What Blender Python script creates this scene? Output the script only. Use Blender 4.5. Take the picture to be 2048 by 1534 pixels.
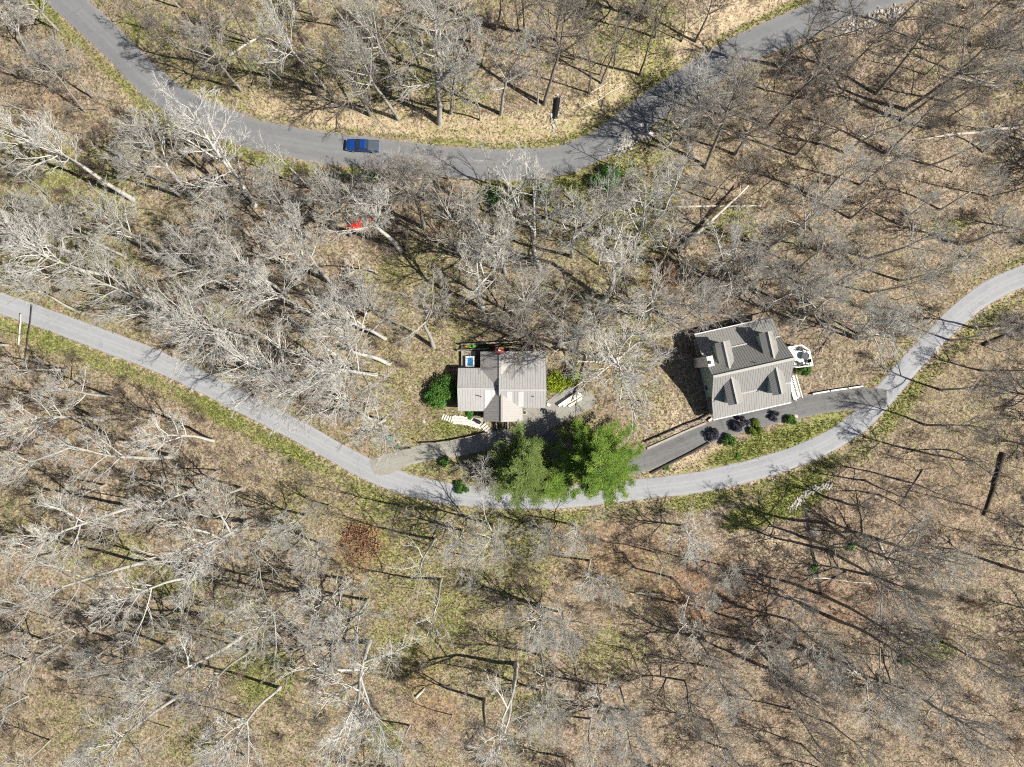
import bpy, math, random
import numpy as np
from mathutils import Vector, Matrix

R = math.radians
PI = math.pi
scene = bpy.context.scene
COL = scene.collection
for o in list(bpy.data.objects):
    bpy.data.objects.remove(o)

# ------------------------------------------------------------------ camera
F_PX, HC, CX, CY = 1419.0, 123.4, 1024.0, 767.0
cam_d = bpy.data.cameras.new('camera')
cam = bpy.data.objects.new('camera', cam_d)
COL.objects.link(cam)
cam.location = (0, 0, HC)
cam.rotation_euler = (0, 0, 0)
cam_d.sensor_width = 36.0
cam_d.lens = F_PX / 2048.0 * 36.0
cam_d.clip_start = 1.0
cam_d.clip_end = 1500.0
scene.camera = cam

# ------------------------------------------------------------------ light
SUN_EL = R(50)
SUN_TO = Vector((0.962 * math.cos(SUN_EL), -0.273 * math.cos(SUN_EL), math.sin(SUN_EL))).normalized()
world = bpy.data.worlds.new('World')
scene.world = world
world.use_nodes = True
wn = world.node_tree.nodes
sky = wn.new('ShaderNodeTexSky')
sky.sky_type = 'NISHITA'
sky.sun_disc = False
sky.sun_elevation = SUN_EL
sky.sun_rotation = math.atan2(SUN_TO.x, SUN_TO.y)
bg = wn['Background']
bg.inputs['Strength'].default_value = 0.05
world.node_tree.links.new(sky.outputs[0], bg.inputs['Color'])
sun_d = bpy.data.lights.new('sun', 'SUN')
sun_d.energy = 4.8
sun_d.angle = R(0.5)
sun_d.color = (1.0, 0.955, 0.88)
sun = bpy.data.objects.new('sun', sun_d)
COL.objects.link(sun)
sun.location = (0, 0, 90)
sun.rotation_euler = (-SUN_TO).to_track_quat('-Z', 'Y').to_euler()

vs = scene.view_settings
vs.view_transform = 'Standard'
vs.look = 'None'
vs.gamma = 1.0
vs.use_curve_mapping = False
vs.exposure = 0.6
scene.cycles.max_bounces = 2
scene.cycles.diffuse_bounces = 1
scene.cycles.glossy_bounces = 1
scene.cycles.use_adaptive_sampling = True
scene.cycles.adaptive_threshold = 0.03
scene.cycles.transparent_max_bounces = 4
scene.cycles.use_denoising = False
scene.cycles.pixel_filter_type = 'BLACKMAN_HARRIS'
scene.cycles.filter_width = 1.15

# ------------------------------------------------------------------ materials
def new_mat(name):
    m = bpy.data.materials.new(name)
    m.use_nodes = True
    nt = m.node_tree
    return m, nt, nt.nodes['Principled BSDF']

def nd(nt, kind, **kw):
    n = nt.nodes.new(kind)
    for k, v in kw.items():
        if k in n.inputs.keys():
            n.inputs[k].default_value = v
        else:
            setattr(n, k, v)
    return n

def ramp(nt, fac, stops):
    r = nt.nodes.new('ShaderNodeValToRGB')
    e = r.color_ramp.elements
    while len(e) > 1:
        e.remove(e[-1])
    e[0].position = stops[0][0]
    e[0].color = (*stops[0][1], 1)
    for p, c in stops[1:]:
        x = e.new(p)
        x.color = (*c, 1)
    nt.links.new(fac, r.inputs[0])
    return r.outputs[0]

def mix(nt, fac, a, b, mode='MIX'):
    m = nt.nodes.new('ShaderNodeMix')
    m.data_type = 'RGBA'
    m.blend_type = mode
    for sock, v in ((m.inputs[0], fac), (m.inputs[6], a), (m.inputs[7], b)):
        if isinstance(v, (int, float)):
            sock.default_value = v
        elif isinstance(v, tuple):
            sock.default_value = (*v, 1) if len(v) == 3 else v
        else:
            nt.links.new(v, sock)
    return m.outputs[2]

def math_n(nt, op, a, b=None, clamp=False):
    m = nt.nodes.new('ShaderNodeMath')
    m.operation = op
    m.use_clamp = clamp
    for i, v in enumerate((a, b)):
        if v is None:
            continue
        if isinstance(v, (int, float)):
            m.inputs[i].default_value = v
        else:
            nt.links.new(v, m.inputs[i])
    return m.outputs[0]

def noise(nt, vec, scale, detail=3, rough=0.6):
    n = nt.nodes.new('ShaderNodeTexNoise')
    n.inputs['Scale'].default_value = scale
    n.inputs['Detail'].default_value = detail
    n.inputs['Roughness'].default_value = rough
    if vec is not None:
        nt.links.new(vec, n.inputs['Vector'])
    return n.outputs[0]

def world_pos(nt):
    return nt.nodes.new('ShaderNodeNewGeometry').outputs['Position']

MATS = {}
def simple(name, col, rough=0.7, var=0.18, scale=1.5, metallic=0.0, spec=0.4, bump=0.0):
    m, nt, b = new_mat(name)
    p = world_pos(nt)
    n1 = noise(nt, p, scale, 4, 0.65)
    n2 = noise(nt, p, scale * 9, 2, 0.6)
    f = math_n(nt, 'ADD', math_n(nt, 'MULTIPLY', n1, 0.6), math_n(nt, 'MULTIPLY', n2, 0.4))
    lo = tuple(max(0, c * (1 - var * 1.6)) for c in col)
    hi = tuple(min(1, c * (1 + var * 1.3)) for c in col)
    c = ramp(nt, f, [(0.3, lo), (0.7, hi)])
    nt.links.new(c, b.inputs['Base Color'])
    b.inputs['Roughness'].default_value = rough
    b.inputs['Metallic'].default_value = metallic
    b.inputs['Specular IOR Level'].default_value = spec
    if bump:
        bp = nt.nodes.new('ShaderNodeBump')
        bp.inputs['Strength'].default_value = bump
        bp.inputs['Distance'].default_value = 0.05
        nt.links.new(n2, bp.inputs['Height'])
        nt.links.new(bp.outputs[0], b.inputs['Normal'])
    MATS[name] = m
    return m

def bark_material(name='bark', fixed=None):
    m, nt, b = new_mat(name)
    oi = nt.nodes.new('ShaderNodeObjectInfo')
    p = world_pos(nt)
    n = noise(nt, p, 1.1, 4, 0.7)
    n2 = noise(nt, p, 7.0, 3, 0.7)
    f = math_n(nt, 'ADD', math_n(nt, 'MULTIPLY', n, 0.5), math_n(nt, 'MULTIPLY', n2, 0.5))
    g = ramp(nt, f, [(0.30, (0.55, 0.53, 0.50)), (0.50, (0.92, 0.91, 0.88)), (0.68, (1.2, 1.2, 1.17))])
    c = mix(nt, 1.0, fixed or oi.outputs['Color'], g, 'MULTIPLY')
    nt.links.new(c, b.inputs['Base Color'])
    b.inputs['Roughness'].default_value = 0.9
    b.inputs['Specular IOR Level'].default_value = 0.15
    MATS[name] = m
    return m
bark_material()

def leaf_material(name, lo, mid, hi, trans=0.25):
    m, nt, b = new_mat(name)
    at = nt.nodes.new('ShaderNodeAttribute')
    at.attribute_name = 'tone'
    p = world_pos(nt)
    n = noise(nt, p, 0.9, 3, 0.6)
    f = math_n(nt, 'ADD', math_n(nt, 'MULTIPLY', at.outputs['Fac'], 0.6), math_n(nt, 'MULTIPLY', n, 0.4))
    c = ramp(nt, f, [(0.22, lo), (0.5, mid), (0.78, hi)])
    nt.links.new(c, b.inputs['Base Color'])
    b.inputs['Roughness'].default_value = 0.6
    b.inputs['Specular IOR Level'].default_value = 0.25
    tr = nt.nodes.new('ShaderNodeBsdfTranslucent')
    nt.links.new(c, tr.inputs['Color'])
    ms = nt.nodes.new('ShaderNodeMixShader')
    ms.inputs[0].default_value = trans
    nt.links.new(b.outputs[0], ms.inputs[1])
    nt.links.new(tr.outputs[0], ms.inputs[2])
    nt.links.new(ms.outputs[0], nt.nodes['Material Output'].inputs[0])
    MATS[name] = m

leaf_material('needles', (0.045, 0.095, 0.014), (0.135, 0.235, 0.030), (0.29, 0.40, 0.06))
leaf_material('needles_grey', (0.06, 0.10, 0.025), (0.16, 0.225, 0.055), (0.29, 0.355, 0.10))
leaf_material('leaf_green', (0.03, 0.08, 0.015), (0.075, 0.17, 0.028), (0.14, 0.27, 0.05))
leaf_material('leaf_bright', (0.04, 0.14, 0.02), (0.09, 0.27, 0.04), (0.17, 0.38, 0.07))
leaf_material('leaf_lime', (0.12, 0.17, 0.012), (0.26, 0.34, 0.022), (0.44, 0.50, 0.05))
leaf_material('leaf_olive', (0.06, 0.10, 0.012), (0.14, 0.20, 0.025), (0.22, 0.28, 0.04))
leaf_material('leaf_purple', (0.012, 0.011, 0.017), (0.035, 0.030, 0.045), (0.12, 0.11, 0.14), 0.1)
leaf_material('grass', (0.09, 0.12, 0.025), (0.20, 0.23, 0.055), (0.38, 0.375, 0.14))
leaf_material('litter', (0.10, 0.068, 0.042), (0.29, 0.215, 0.150), (0.56, 0.47, 0.375), 0.1)
leaf_material('dry_leaf', (0.13, 0.06, 0.035), (0.29, 0.155, 0.09), (0.44, 0.27, 0.17), 0.1)

def metal_roof(name, col, var=0.10):
    m, nt, b = new_mat(name)
    p = world_pos(nt)
    n1 = noise(nt, p, 0.35, 4, 0.7)
    n2 = noise(nt, p, 4.0, 4, 0.7)
    n3 = noise(nt, p, 0.9, 6, 0.75)
    f = math_n(nt, 'ADD', math_n(nt, 'MULTIPLY', n1, 0.5), math_n(nt, 'MULTIPLY', n2, 0.5))
    c = ramp(nt, f, [(0.3, tuple(x * (1 - var) for x in col)), (0.7, tuple(min(1, x * (1 + var)) for x in col))])
    st = ramp(nt, n3, [(0.58, (0, 0, 0)), (0.72, (1, 1, 1))])
    c = mix(nt, math_n(nt, 'MULTIPLY', st, 0.25), c, tuple(x * 0.55 for x in (col[0], col[1] * 0.93, col[2] * 0.82)))
    nt.links.new(c, b.inputs['Base Color'])
    b.inputs['Roughness'].default_value = 0.55
    b.inputs['Metallic'].default_value = 0.0
    b.inputs['Specular IOR Level'].default_value = 0.35
    MATS[name] = m
metal_roof('roof_cabin', (0.40, 0.39, 0.372))
metal_roof('roof_cabin_warm', (0.355, 0.333, 0.308))
metal_roof('roof_white', (0.56, 0.555, 0.54), 0.04)
metal_roof('roof_grey', (0.285, 0.277, 0.258), 0.06)
metal_roof('roof_trim', (0.40, 0.385, 0.35), 0.05)

def asphalt(name, dark, light, crack=0.5, leaf=0.0):
    m, nt, b = new_mat(name)
    p = world_pos(nt)
    n1 = noise(nt, p, 0.12, 4, 0.6)
    n2 = noise(nt, p, 1.3, 5, 0.7)
    n3 = noise(nt, p, 14.0, 2, 0.7)
    f = math_n(nt, 'ADD', math_n(nt, 'ADD', math_n(nt, 'MULTIPLY', n1, 0.35), math_n(nt, 'MULTIPLY', n2, 0.4)),
               math_n(nt, 'MULTIPLY', n3, 0.25))
    c = ramp(nt, f, [(0.32, dark), (0.68, light)])
    at = nt.nodes.new('ShaderNodeAttribute')
    at.attribute_name = 'edge'
    e = at.outputs['Fac']
    # tyre-polished tracks and a dusty, crumbling edge
    tr = math_n(nt, 'SINE', math_n(nt, 'MULTIPLY', e, 9.4))
    trk = math_n(nt, 'MULTIPLY', math_n(nt, 'MAXIMUM', tr, 0.0), 0.22)
    c = mix(nt, trk, c, tuple(min(1, x * 1.25) for x in light))
    ed = math_n(nt, 'ADD', e, math_n(nt, 'MULTIPLY', math_n(nt, 'SUBTRACT', n2, 0.5), 0.25))
    em = ramp(nt, ed, [(0.90, (0, 0, 0)), (0.99, (1, 1, 1))])
    c = mix(nt, math_n(nt, 'MULTIPLY', em, 0.75), c, (0.27, 0.24, 0.20))
    n4 = noise(nt, p, 3.2, 3, 0.6)
    if leaf:
        lm = ramp(nt, n4, [(0.62, (0, 0, 0)), (0.7, (1, 1, 1))])
        c = mix(nt, math_n(nt, 'MULTIPLY', lm, leaf), c, (0.22, 0.17, 0.12))
    v = nt.nodes.new('ShaderNodeTexVoronoi')
    v.feature = 'DISTANCE_TO_EDGE'
    v.inputs['Scale'].default_value = 0.16
    wob = nt.nodes.new('ShaderNodeVectorMath')
    wob.operation = 'ADD'
    nn = nt.nodes.new('ShaderNodeTexNoise')
    nn.inputs['Scale'].default_value = 0.6
    nn.inputs['Detail'].default_value = 5
    sc = nt.nodes.new('ShaderNodeVectorMath')
    sc.operation = 'SCALE'
    sc.inputs['Scale'].default_value = 2.6
    nt.links.new(p, nn.inputs['Vector'])
    nt.links.new(nn.outputs['Color'], sc.inputs[0])
    nt.links.new(p, wob.inputs[0])
    nt.links.new(sc.outputs[0], wob.inputs[1])
    nt.links.new(wob.outputs[0], v.inputs['Vector'])
    ck = ramp(nt, v.outputs['Distance'], [(0.0, (1, 1, 1)), (0.012, (0, 0, 0))])
    c = mix(nt, math_n(nt, 'MULTIPLY', ck, crack), c, tuple(x * 0.4 for x in dark))
    nt.links.new(c, b.inputs['Base Color'])
    b.inputs['Roughness'].default_value = 0.85
    b.inputs['Specular IOR Level'].default_value = 0.25
    bp = nt.nodes.new('ShaderNodeBump')
    bp.inputs['Strength'].default_value = 0.35
    bp.inputs['Distance'].default_value = 0.03
    nt.links.new(n3, bp.inputs['Height'])
    nt.links.new(bp.outputs[0], b.inputs['Normal'])
    MATS[name] = m
asphalt('asphalt_road', (0.150, 0.150, 0.152), (0.205, 0.206, 0.208), 0.3)
asphalt('asphalt_lane', (0.255, 0.258, 0.262), (0.345, 0.350, 0.355), 0.25)
asphalt('asphalt_drive', (0.105, 0.105, 0.105), (0.190, 0.188, 0.180), 0.5, 0.25)
asphalt('asphalt_court', (0.215, 0.205, 0.175), (0.330, 0.315, 0.275), 0.5, 0.35)

def ground_material():
    m, nt, b = new_mat('forest_floor')
    p = world_pos(nt)
    def attr(n):
        a = nt.nodes.new('ShaderNodeAttribute')
        a.attribute_name = n
        return a.outputs['Fac']
    grass, straw, red, dirt = attr('grass'), attr('straw'), attr('red'), attr('dirt')
    v = nt.nodes.new('ShaderNodeTexVoronoi')
    v.inputs['Scale'].default_value = 4.2
    nt.links.new(p, v.inputs['Vector'])
    sep = nt.nodes.new('ShaderNodeSeparateColor')
    nt.links.new(v.outputs['Color'], sep.inputs[0])
    cell = sep.outputs[0]
    v2 = nt.nodes.new('ShaderNodeTexVoronoi')
    v2.inputs['Scale'].default_value = 1.9
    nt.links.new(p, v2.inputs['Vector'])
    sep2 = nt.nodes.new('ShaderNodeSeparateColor')
    nt.links.new(v2.outputs['Color'], sep2.inputs[0])
    n_lo = noise(nt, p, 0.09, 4, 0.65)
    n_md = noise(nt, p, 0.45, 5, 0.7)
    n_hi = noise(nt, p, 5.0, 3, 0.7)
    f = math_n(nt, 'ADD', math_n(nt, 'MULTIPLY', cell, 0.40), math_n(nt, 'MULTIPLY', n_hi, 0.40))
    f = math_n(nt, 'ADD', f, math_n(nt, 'MULTIPLY', sep2.outputs[1], 0.20))
    litter = ramp(nt, f, [(0.18, (0.070, 0.050, 0.032)), (0.36, (0.175, 0.128, 0.085)), (0.55, (0.295, 0.225, 0.158)),
                          (0.72, (0.43, 0.345, 0.262)), (0.88, (0.60, 0.52, 0.43))])
    # leached grey-brown patches and damp darker ones
    litter = mix(nt, ramp(nt, n_md, [(0.42, (0, 0, 0)), (0.64, (0.75, 0.75, 0.75))]), litter,
                 ramp(nt, f, [(0.25, (0.060, 0.052, 0.034)), (0.75, (0.31, 0.262, 0.185))]))
    redc = ramp(nt, f, [(0.22, (0.085, 0.042, 0.026)), (0.5, (0.235, 0.135, 0.085)), (0.8, (0.42, 0.275, 0.19))])
    strawc = ramp(nt, f, [(0.2, (0.25, 0.175, 0.105)), (0.5, (0.46, 0.355, 0.235)), (0.8, (0.66, 0.54, 0.39))])
    dirtc = ramp(nt, f, [(0.2, (0.16, 0.12, 0.09)), (0.8, (0.36, 0.30, 0.24))])
    g1 = ramp(nt, f, [(0.2, (0.065, 0.080, 0.020)), (0.5, (0.185, 0.200, 0.055)), (0.8, (0.38, 0.365, 0.14))])
    jit = math_n(nt, 'SUBTRACT', math_n(nt, 'ADD', math_n(nt, 'MULTIPLY', n_md, 0.75), math_n(nt, 'MULTIPLY', cell, 0.45)), 0.60)
    def mask(a, w=1.5, off=0.36, soft=0.42):
        s = math_n(nt, 'ADD', a, math_n(nt, 'MULTIPLY', jit, w))
        return ramp(nt, s, [(off, (0, 0, 0)), (off + soft, (1, 1, 1))])
    c = mix(nt, mask(red), litter, redc)
    c = mix(nt, mask(dirt), c, dirtc)
    c = mix(nt, mask(straw), c, strawc)
    c = mix(nt, mask(grass), c, g1)
    nt.links.new(c, b.inputs['Base Color'])
    b.inputs['Roughness'].default_value = 0.95
    b.inputs['Specular IOR Level'].default_value = 0.1
    bp = nt.nodes.new('ShaderNodeBump')
    bp.inputs['Strength'].default_value = 0.9
    bp.inputs['Distance'].default_value = 0.12
    nt.links.new(f, bp.inputs['Height'])
    nt.links.new(bp.outputs[0], b.inputs['Normal'])
    MATS['ground'] = m
ground_material()

simple('siding_green', (0.30, 0.40, 0.35), 0.7, 0.06)
simple('siding_cedar', (0.18, 0.11, 0.065), 0.8, 0.2)
simple('white_paint', (0.78, 0.78, 0.76), 0.55, 0.05)
simple('deck_white', (0.74, 0.72, 0.66), 0.7, 0.10, 2.5)
simple('deck_wood', (0.42, 0.36, 0.28), 0.85, 0.2, 3)
simple('grey_wood', (0.30, 0.26, 0.22), 0.9, 0.25, 3)
simple('dark_wood', (0.055, 0.042, 0.034), 0.85, 0.25, 3)
simple('pale_log', (0.60, 0.54, 0.44), 0.85, 0.18, 2.5)
simple('brown_log', (0.27, 0.215, 0.165), 0.9, 0.3, 2.5)
simple('dark_log', (0.065, 0.050, 0.040), 0.95, 0.3, 2.5)
simple('brick_red', (0.36, 0.10, 0.065), 0.85, 0.25, 5)
simple('lumber', (0.80, 0.74, 0.62), 0.7, 0.08, 2)
simple('black_plastic', (0.018, 0.019, 0.021), 0.45, 0.1)
simple('dark_metal', (0.04, 0.04, 0.045), 0.5, 0.1, metallic=0.3)
simple('glass', (0.03, 0.04, 0.05), 0.08, 0.05, spec=0.8)
simple('water_blue', (0.035, 0.19, 0.36), 0.25, 0.12, 1.5)
simple('acrylic', (0.72, 0.74, 0.74), 0.4, 0.05)
simple('concrete', (0.36, 0.335, 0.295), 0.9, 0.14, 2.5)
simple('flagstone', (0.60, 0.57, 0.50), 0.9, 0.16, 2.0)
simple('rock', (0.40, 0.375, 0.34), 0.95, 0.30, 2.5, bump=0.6)
simple('rock_pale', (0.56, 0.51, 0.46), 0.95, 0.25, 2.5, bump=0.6)
simple('lime_plastic', (0.24, 0.62, 0.06), 0.4, 0.12)
simple('orange_plastic', (0.85, 0.26, 0.04), 0.5, 0.1)
simple('red_tarp', (0.72, 0.035, 0.016), 0.5, 0.2, 2)
simple('orange_tarp', (0.86, 0.22, 0.02), 0.5, 0.2, 2)
simple('utility_green', (0.075, 0.19, 0.125), 0.5, 0.08)
simple('soil', (0.10, 0.07, 0.05), 0.95, 0.3, 2)
simple('creek_water', (0.035, 0.035, 0.030), 0.1, 0.1, spec=0.6)
simple('tyre', (0.02, 0.02, 0.02), 0.85, 0.1)
simple('silver', (0.55, 0.56, 0.58), 0.35, 0.05, metallic=0.7)
simple('lamp_red', (0.45, 0.02, 0.015), 0.3, 0.05)
simple('lamp_clear', (0.75, 0.76, 0.78), 0.2, 0.03)
def car_paint():
    m, nt, b = new_mat('blue_paint')
    b.inputs['Base Color'].default_value = (0.008, 0.055, 0.24, 1)
    b.inputs['Roughness'].default_value = 0.32
    b.inputs['Metallic'].default_value = 0.25
    b.inputs['Coat Weight'].default_value = 0.5
    MATS['blue_paint'] = m
car_paint()
simple('bed_cover', (0.075, 0.095, 0.105), 0.6, 0.1, 2)

# ------------------------------------------------------------------ object helpers
def tag(o, label=None, cat=None, group=None, kind=None):
    if label: o['label'] = label
    if cat: o['category'] = cat
    if group: o['group'] = group
    if kind: o['kind'] = kind
    return o

def empty(name, loc, rz=0.0, label=None, cat=None, group=None):
    o = bpy.data.objects.new(name, None)
    o.empty_display_size = 0.3
    COL.objects.link(o)
    o.location = loc
    o.rotation_euler = (0, 0, rz)
    return tag(o, label, cat, group)

class MB:
    def __init__(self):
        self.v, self.f = [], []
    def quad_box(self, pts):        # 8 points: bottom 4 ccw, top 4 ccw
        b = len(self.v)
        self.v += [tuple(p) for p in pts]
        for q in ((3, 2, 1, 0), (4, 5, 6, 7), (0, 1, 5, 4), (1, 2, 6, 5), (2, 3, 7, 6), (3, 0, 4, 7)):
            self.f.append(tuple(b + i for i in q))
        return self
    def box(self, x0, x1, y0, y1, z0, z1):
        return self.quad_box([(x0, y0, z0), (x1, y0, z0), (x1, y1, z0), (x0, y1, z0),
                              (x0, y0, z1), (x1, y0, z1), (x1, y1, z1), (x0, y1, z1)])
    def bar(self, a, b, w, h):      # box along a->b, w across, h up, a/b = centre of its foot
        a, b = Vector(a), Vector(b)
        d = (b - a)
        s = Vector((-d.y, d.x, 0))
        s = s.normalized() * w / 2 if s.length > 1e-6 else Vector((w / 2, 0, 0))
        u = Vector((0, 0, h)) if abs(d.normalized().z) < 0.95 else Vector((0, h, 0))
        return self.quad_box([a - s, b - s, b + s, a + s, a - s + u, b - s + u, b + s + u, a + s + u])
    def slab(self, a, b, c, d, t):
        a, b, c, d = map(Vector, (a, b, c, d))
        n = (b - a).cross(d - a).normalized()
        if n.z < 0: n = -n
        lo = [p - n * t for p in (a, b, c, d)]
        return self.quad_box(lo + [a, b, c, d])
    def prism(self, poly, z0, z1):
        n, b = len(poly), len(self.v)
        self.v += [(x, y, z0) for x, y in poly] + [(x, y, z1) for x, y in poly]
        self.f.append(tuple(b + i for i in reversed(range(n))))
        self.f.append(tuple(b + n + i for i in range(n)))
        for i in range(n):
            j = (i + 1) % n
            self.f.append((b + i, b + j, b + n + j, b + n + i))
        return self
    def tube(self, pts, rads, n=6, cap=True):
        base = len(self.v)
        pts = [Vector(p) for p in pts]
        m = len(pts)
        for i, p in enumerate(pts):
            d = (pts[min(i + 1, m - 1)] - pts[max(i - 1, 0)]).normalized()
            a = Vector((0, 0, 1)) if abs(d.z) < 0.9 else Vector((1, 0, 0))
            s = d.cross(a).normalized()
            t = s.cross(d)
            for k in range(n):
                th = 2 * PI * k / n
                self.v.append(tuple(p + (s * math.cos(th) + t * math.sin(th)) * rads[i]))
        for i in range(m - 1):
            for k in range(n):
                k2 = (k + 1) % n
                self.f.append((base + i * n + k, base + i * n + k2, base + (i + 1) * n + k2, base + (i + 1) * n + k))
        if cap:
            self.f.append(tuple(base + k for k in reversed(range(n))))
            self.f.append(tuple(base + (m - 1) * n + k for k in range(n)))
        return self
    def build(self, name, mat, parent=None, smooth=False, bevel=0.0):
        me = bpy.data.meshes.new(name)
        me.from_pydata(self.v, [], self.f)
        me.materials.append(MATS[mat])
        if smooth:
            me.polygons.foreach_set('use_smooth', [True] * len(me.polygons))
        o = bpy.data.objects.new(name, me)
        COL.objects.link(o)
        if parent is not None:
            o.parent = parent
        if bevel:
            md = o.modifiers.new('bevel', 'BEVEL')
            md.width = bevel
            md.segments = 2
            md.limit_method = 'ANGLE'
        return o

def np_mesh(name, verts, faces, mat, tone=None, nper=3):
    me = bpy.data.meshes.new(name)
    nv, nf = len(verts), len(faces)
    me.vertices.add(nv)
    me.vertices.foreach_set('co', np.asarray(verts, np.float32).ravel())
    me.loops.add(nf * nper)
    me.loops.foreach_set('vertex_index', np.asarray(faces, np.int32).ravel())
    me.polygons.add(nf)
    me.polygons.foreach_set('loop_start', np.arange(0, nf * nper, nper, dtype=np.int32))
    me.update(calc_edges=True)
    me.materials.append(MATS[mat])
    if tone is not None:
        a = me.attributes.new('tone', 'FLOAT', 'POINT')
        a.data.foreach_set('value', np.asarray(tone, np.float32))
    return me

# ------------------------------------------------------------------ photo pixel -> place
def unproj(px, py, z):
    k = (HC - z) / F_PX
    return ((px - CX) * k, -(py - CY) * k)

UPPER = [(60, -70), (110, -22), (161, 26), (226, 86), (275, 138), (328, 184), (394, 224), (456, 249), (518, 271), (630, 293),
         (720, 303), (820, 315), (920, 326), (1024, 329), (1110, 323), (1167, 305), (1222, 275), (1290, 223), (1350, 181),
         (1410, 143), (1481, 101), (1550, 70), (1620, 40), (1690, 12), (1780, -18), (1900, -55)]
LANE = [(-140, 560), (-60, 586), (0, 606), (101, 641), (202, 679), (300, 716), (400, 762), (500, 812), (600, 864), (700, 920),
        (760, 950), (820, 970), (880, 984), (950, 993), (1047, 997), (1130, 995), (1219, 985), (1300, 976), (1380, 967),
        (1460, 951), (1550, 927), (1640, 892), (1712, 848), (1762, 798), (1802, 750), (1842, 705), (1890, 655), (1940, 610),
        (1995, 574), (2060, 548), (2140, 530)]

def catmull(pts, step):
    P = [np.array(p, float) for p in pts]
    P = [2 * P[0] - P[1]] + P + [2 * P[-1] - P[-2]]
    out = []
    for i in range(1, len(P) - 2):
        n = max(2, int(np.linalg.norm(P[i + 1] - P[i]) / step))
        for k in range(n):
            t = k / n
            out.append(0.5 * ((2 * P[i]) + (P[i + 1] - P[i - 1]) * t + (2 * P[i - 1] - 5 * P[i] + 4 * P[i + 1] - P[i + 2]) * t * t
                              + (3 * P[i] - P[i - 1] - 3 * P[i + 1] + P[i + 2]) * t ** 3))
    out.append(P[-2])
    return np.array(out)

def base_h(x, y):
    a = np.abs(y)
    s = np.maximum(0, a - 13.0)
    s = np.where(s < 10, s * s / 20.0, s - 5.0)
    k = np.clip(s / 8.0, 0, 1)
    up = np.where(y > 0, 0.12 * s, -0.07 * s)
    return up + k * 0.7 * np.sin(x / 21.0 + 0.8) * np.cos(y / 17.0)

def ground0(px, py, h):
    z = 0.0
    for _ in range(8):
        x, y = unproj(px, py, z)
        z = float(h(np.array(x), np.array(y)))
    return x, y, z

up_c = catmull([ground0(*p, base_h)[:2] for p in UPPER], 1.5)
ln_c = catmull([ground0(*p, base_h)[:2] for p in LANE], 1.5)

def signed_dist(x, y, line):
    """distance to a polyline; positive on its left-hand side"""
    x, y = np.asarray(x, float), np.asarray(y, float)
    best = np.full(x.shape, 1e9)
    side = np.zeros(x.shape)
    for i in range(0, len(line) - 2, 2):
        a, b = line[i], line[min(i + 2, len(line) - 1)]
        d = b - a
        L2 = d @ d
        if L2 < 1e-9: continue
        t = np.clip(((x - a[0]) * d[0] + (y - a[1]) * d[1]) / L2, 0, 1)
        ex, ey = x - a[0] - t * d[0], y - a[1] - t * d[1]
        dd = ex * ex + ey * ey
        cr = d[0] * ey - d[1] * ex
        m = dd < best
        best = np.where(m, dd, best)
        side = np.where(m, cr, side)
    return np.sqrt(best) * np.where(side >= 0, 1, -1)

def sstep(x, a, b):
    t = np.clip((x - a) / (b - a), 0, 1)
    return t * t * (3 - 2 * t)

def H(x, y):
    """height of the bare ground: a hillside with a cut bank above the upper road"""
    h = base_h(x, y)
    d = signed_dist(x, y, up_c)
    h = h + 1.7 * sstep(d, 3.6, 9.0)
    return h

def G(px, py):
    x, y, z = ground0(px, py, H)
    return Vector((x, y, z))

def Gw(x, y):
    return float(H(np.array(x), np.array(y)))

# ------------------------------------------------------------------ ground
X0, X1, Y0, Y1, STEP = -150.0, 150.0, -118.0, 118.0, 0.8
gx = np.arange(X0, X1 + 0.01, STEP)
gy = np.arange(Y0, Y1 + 0.01, STEP)
GX, GY = np.meshgrid(gx, gy)
D_UP = signed_dist(GX, GY, up_c)
D_LN = signed_dist(GX, GY, ln_c)
GZ = base_h(GX, GY) + 1.7 * sstep(D_UP, 3.6, 9.0)
_rs = np.random.RandomState(5)
def value_noise(shape_x, shape_y, cell, seed):
    rs = np.random.RandomState(seed)
    nx, ny = int((X1 - X0) / cell) + 4, int((Y1 - Y0) / cell) + 4
    g = rs.rand(ny, nx)
    fx, fy = (shape_x - X0) / cell, (shape_y - Y0) / cell
    ix, iy = np.clip(fx.astype(int), 0, nx - 2), np.clip(fy.astype(int), 0, ny - 2)
    tx, ty = fx - ix, fy - iy
    tx, ty = tx * tx * (3 - 2 * tx), ty * ty * (3 - 2 * ty)
    return (g[iy, ix] * (1 - tx) + g[iy, ix + 1] * tx) * (1 - ty) + (g[iy + 1, ix] * (1 - tx) + g[iy + 1, ix + 1] * tx) * ty
n_small = value_noise(GX, GY, 2.2, 1) - 0.5
n_mid = value_noise(GX, GY, 7.0, 2)
n_big = value_noise(GX, GY, 19.0, 3)
rough = np.minimum(sstep(np.abs(D_UP), 3.6, 7), sstep(np.abs(D_LN), 2.8, 6)) * sstep(np.abs(GY), 13, 18)
GZ = GZ + rough * (0.35 * n_small + 0.5 * (n_mid - 0.5))
ZMASK = np.zeros_like(GZ)

PXX = CX + GX * F_PX / (HC - GZ)
PYY = CY - GY * F_PX / (HC - GZ)
def blob(px, py, rx, ry, s=1.0, rot=0.0):
    c, n = math.cos(R(rot)), math.sin(R(rot))
    dx, dy = PXX - px, PYY - py
    u, v = (dx * c + dy * n) / rx, (-dx * n + dy * c) / ry
    return s * np.clip(1.35 - 0.75 * (u * u + v * v), 0, 1) * (0.62 + 0.55 * n_mid)
grass = np.zeros_like(GZ)
def vmax(a, b):
    return np.maximum(a, b)
base_green = 0.20 + 0.40 * np.clip((n_big - 0.30) * 1.6, 0, 1) * np.clip(0.3 + n_mid, 0, 1)
grass = base_green.copy()
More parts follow.
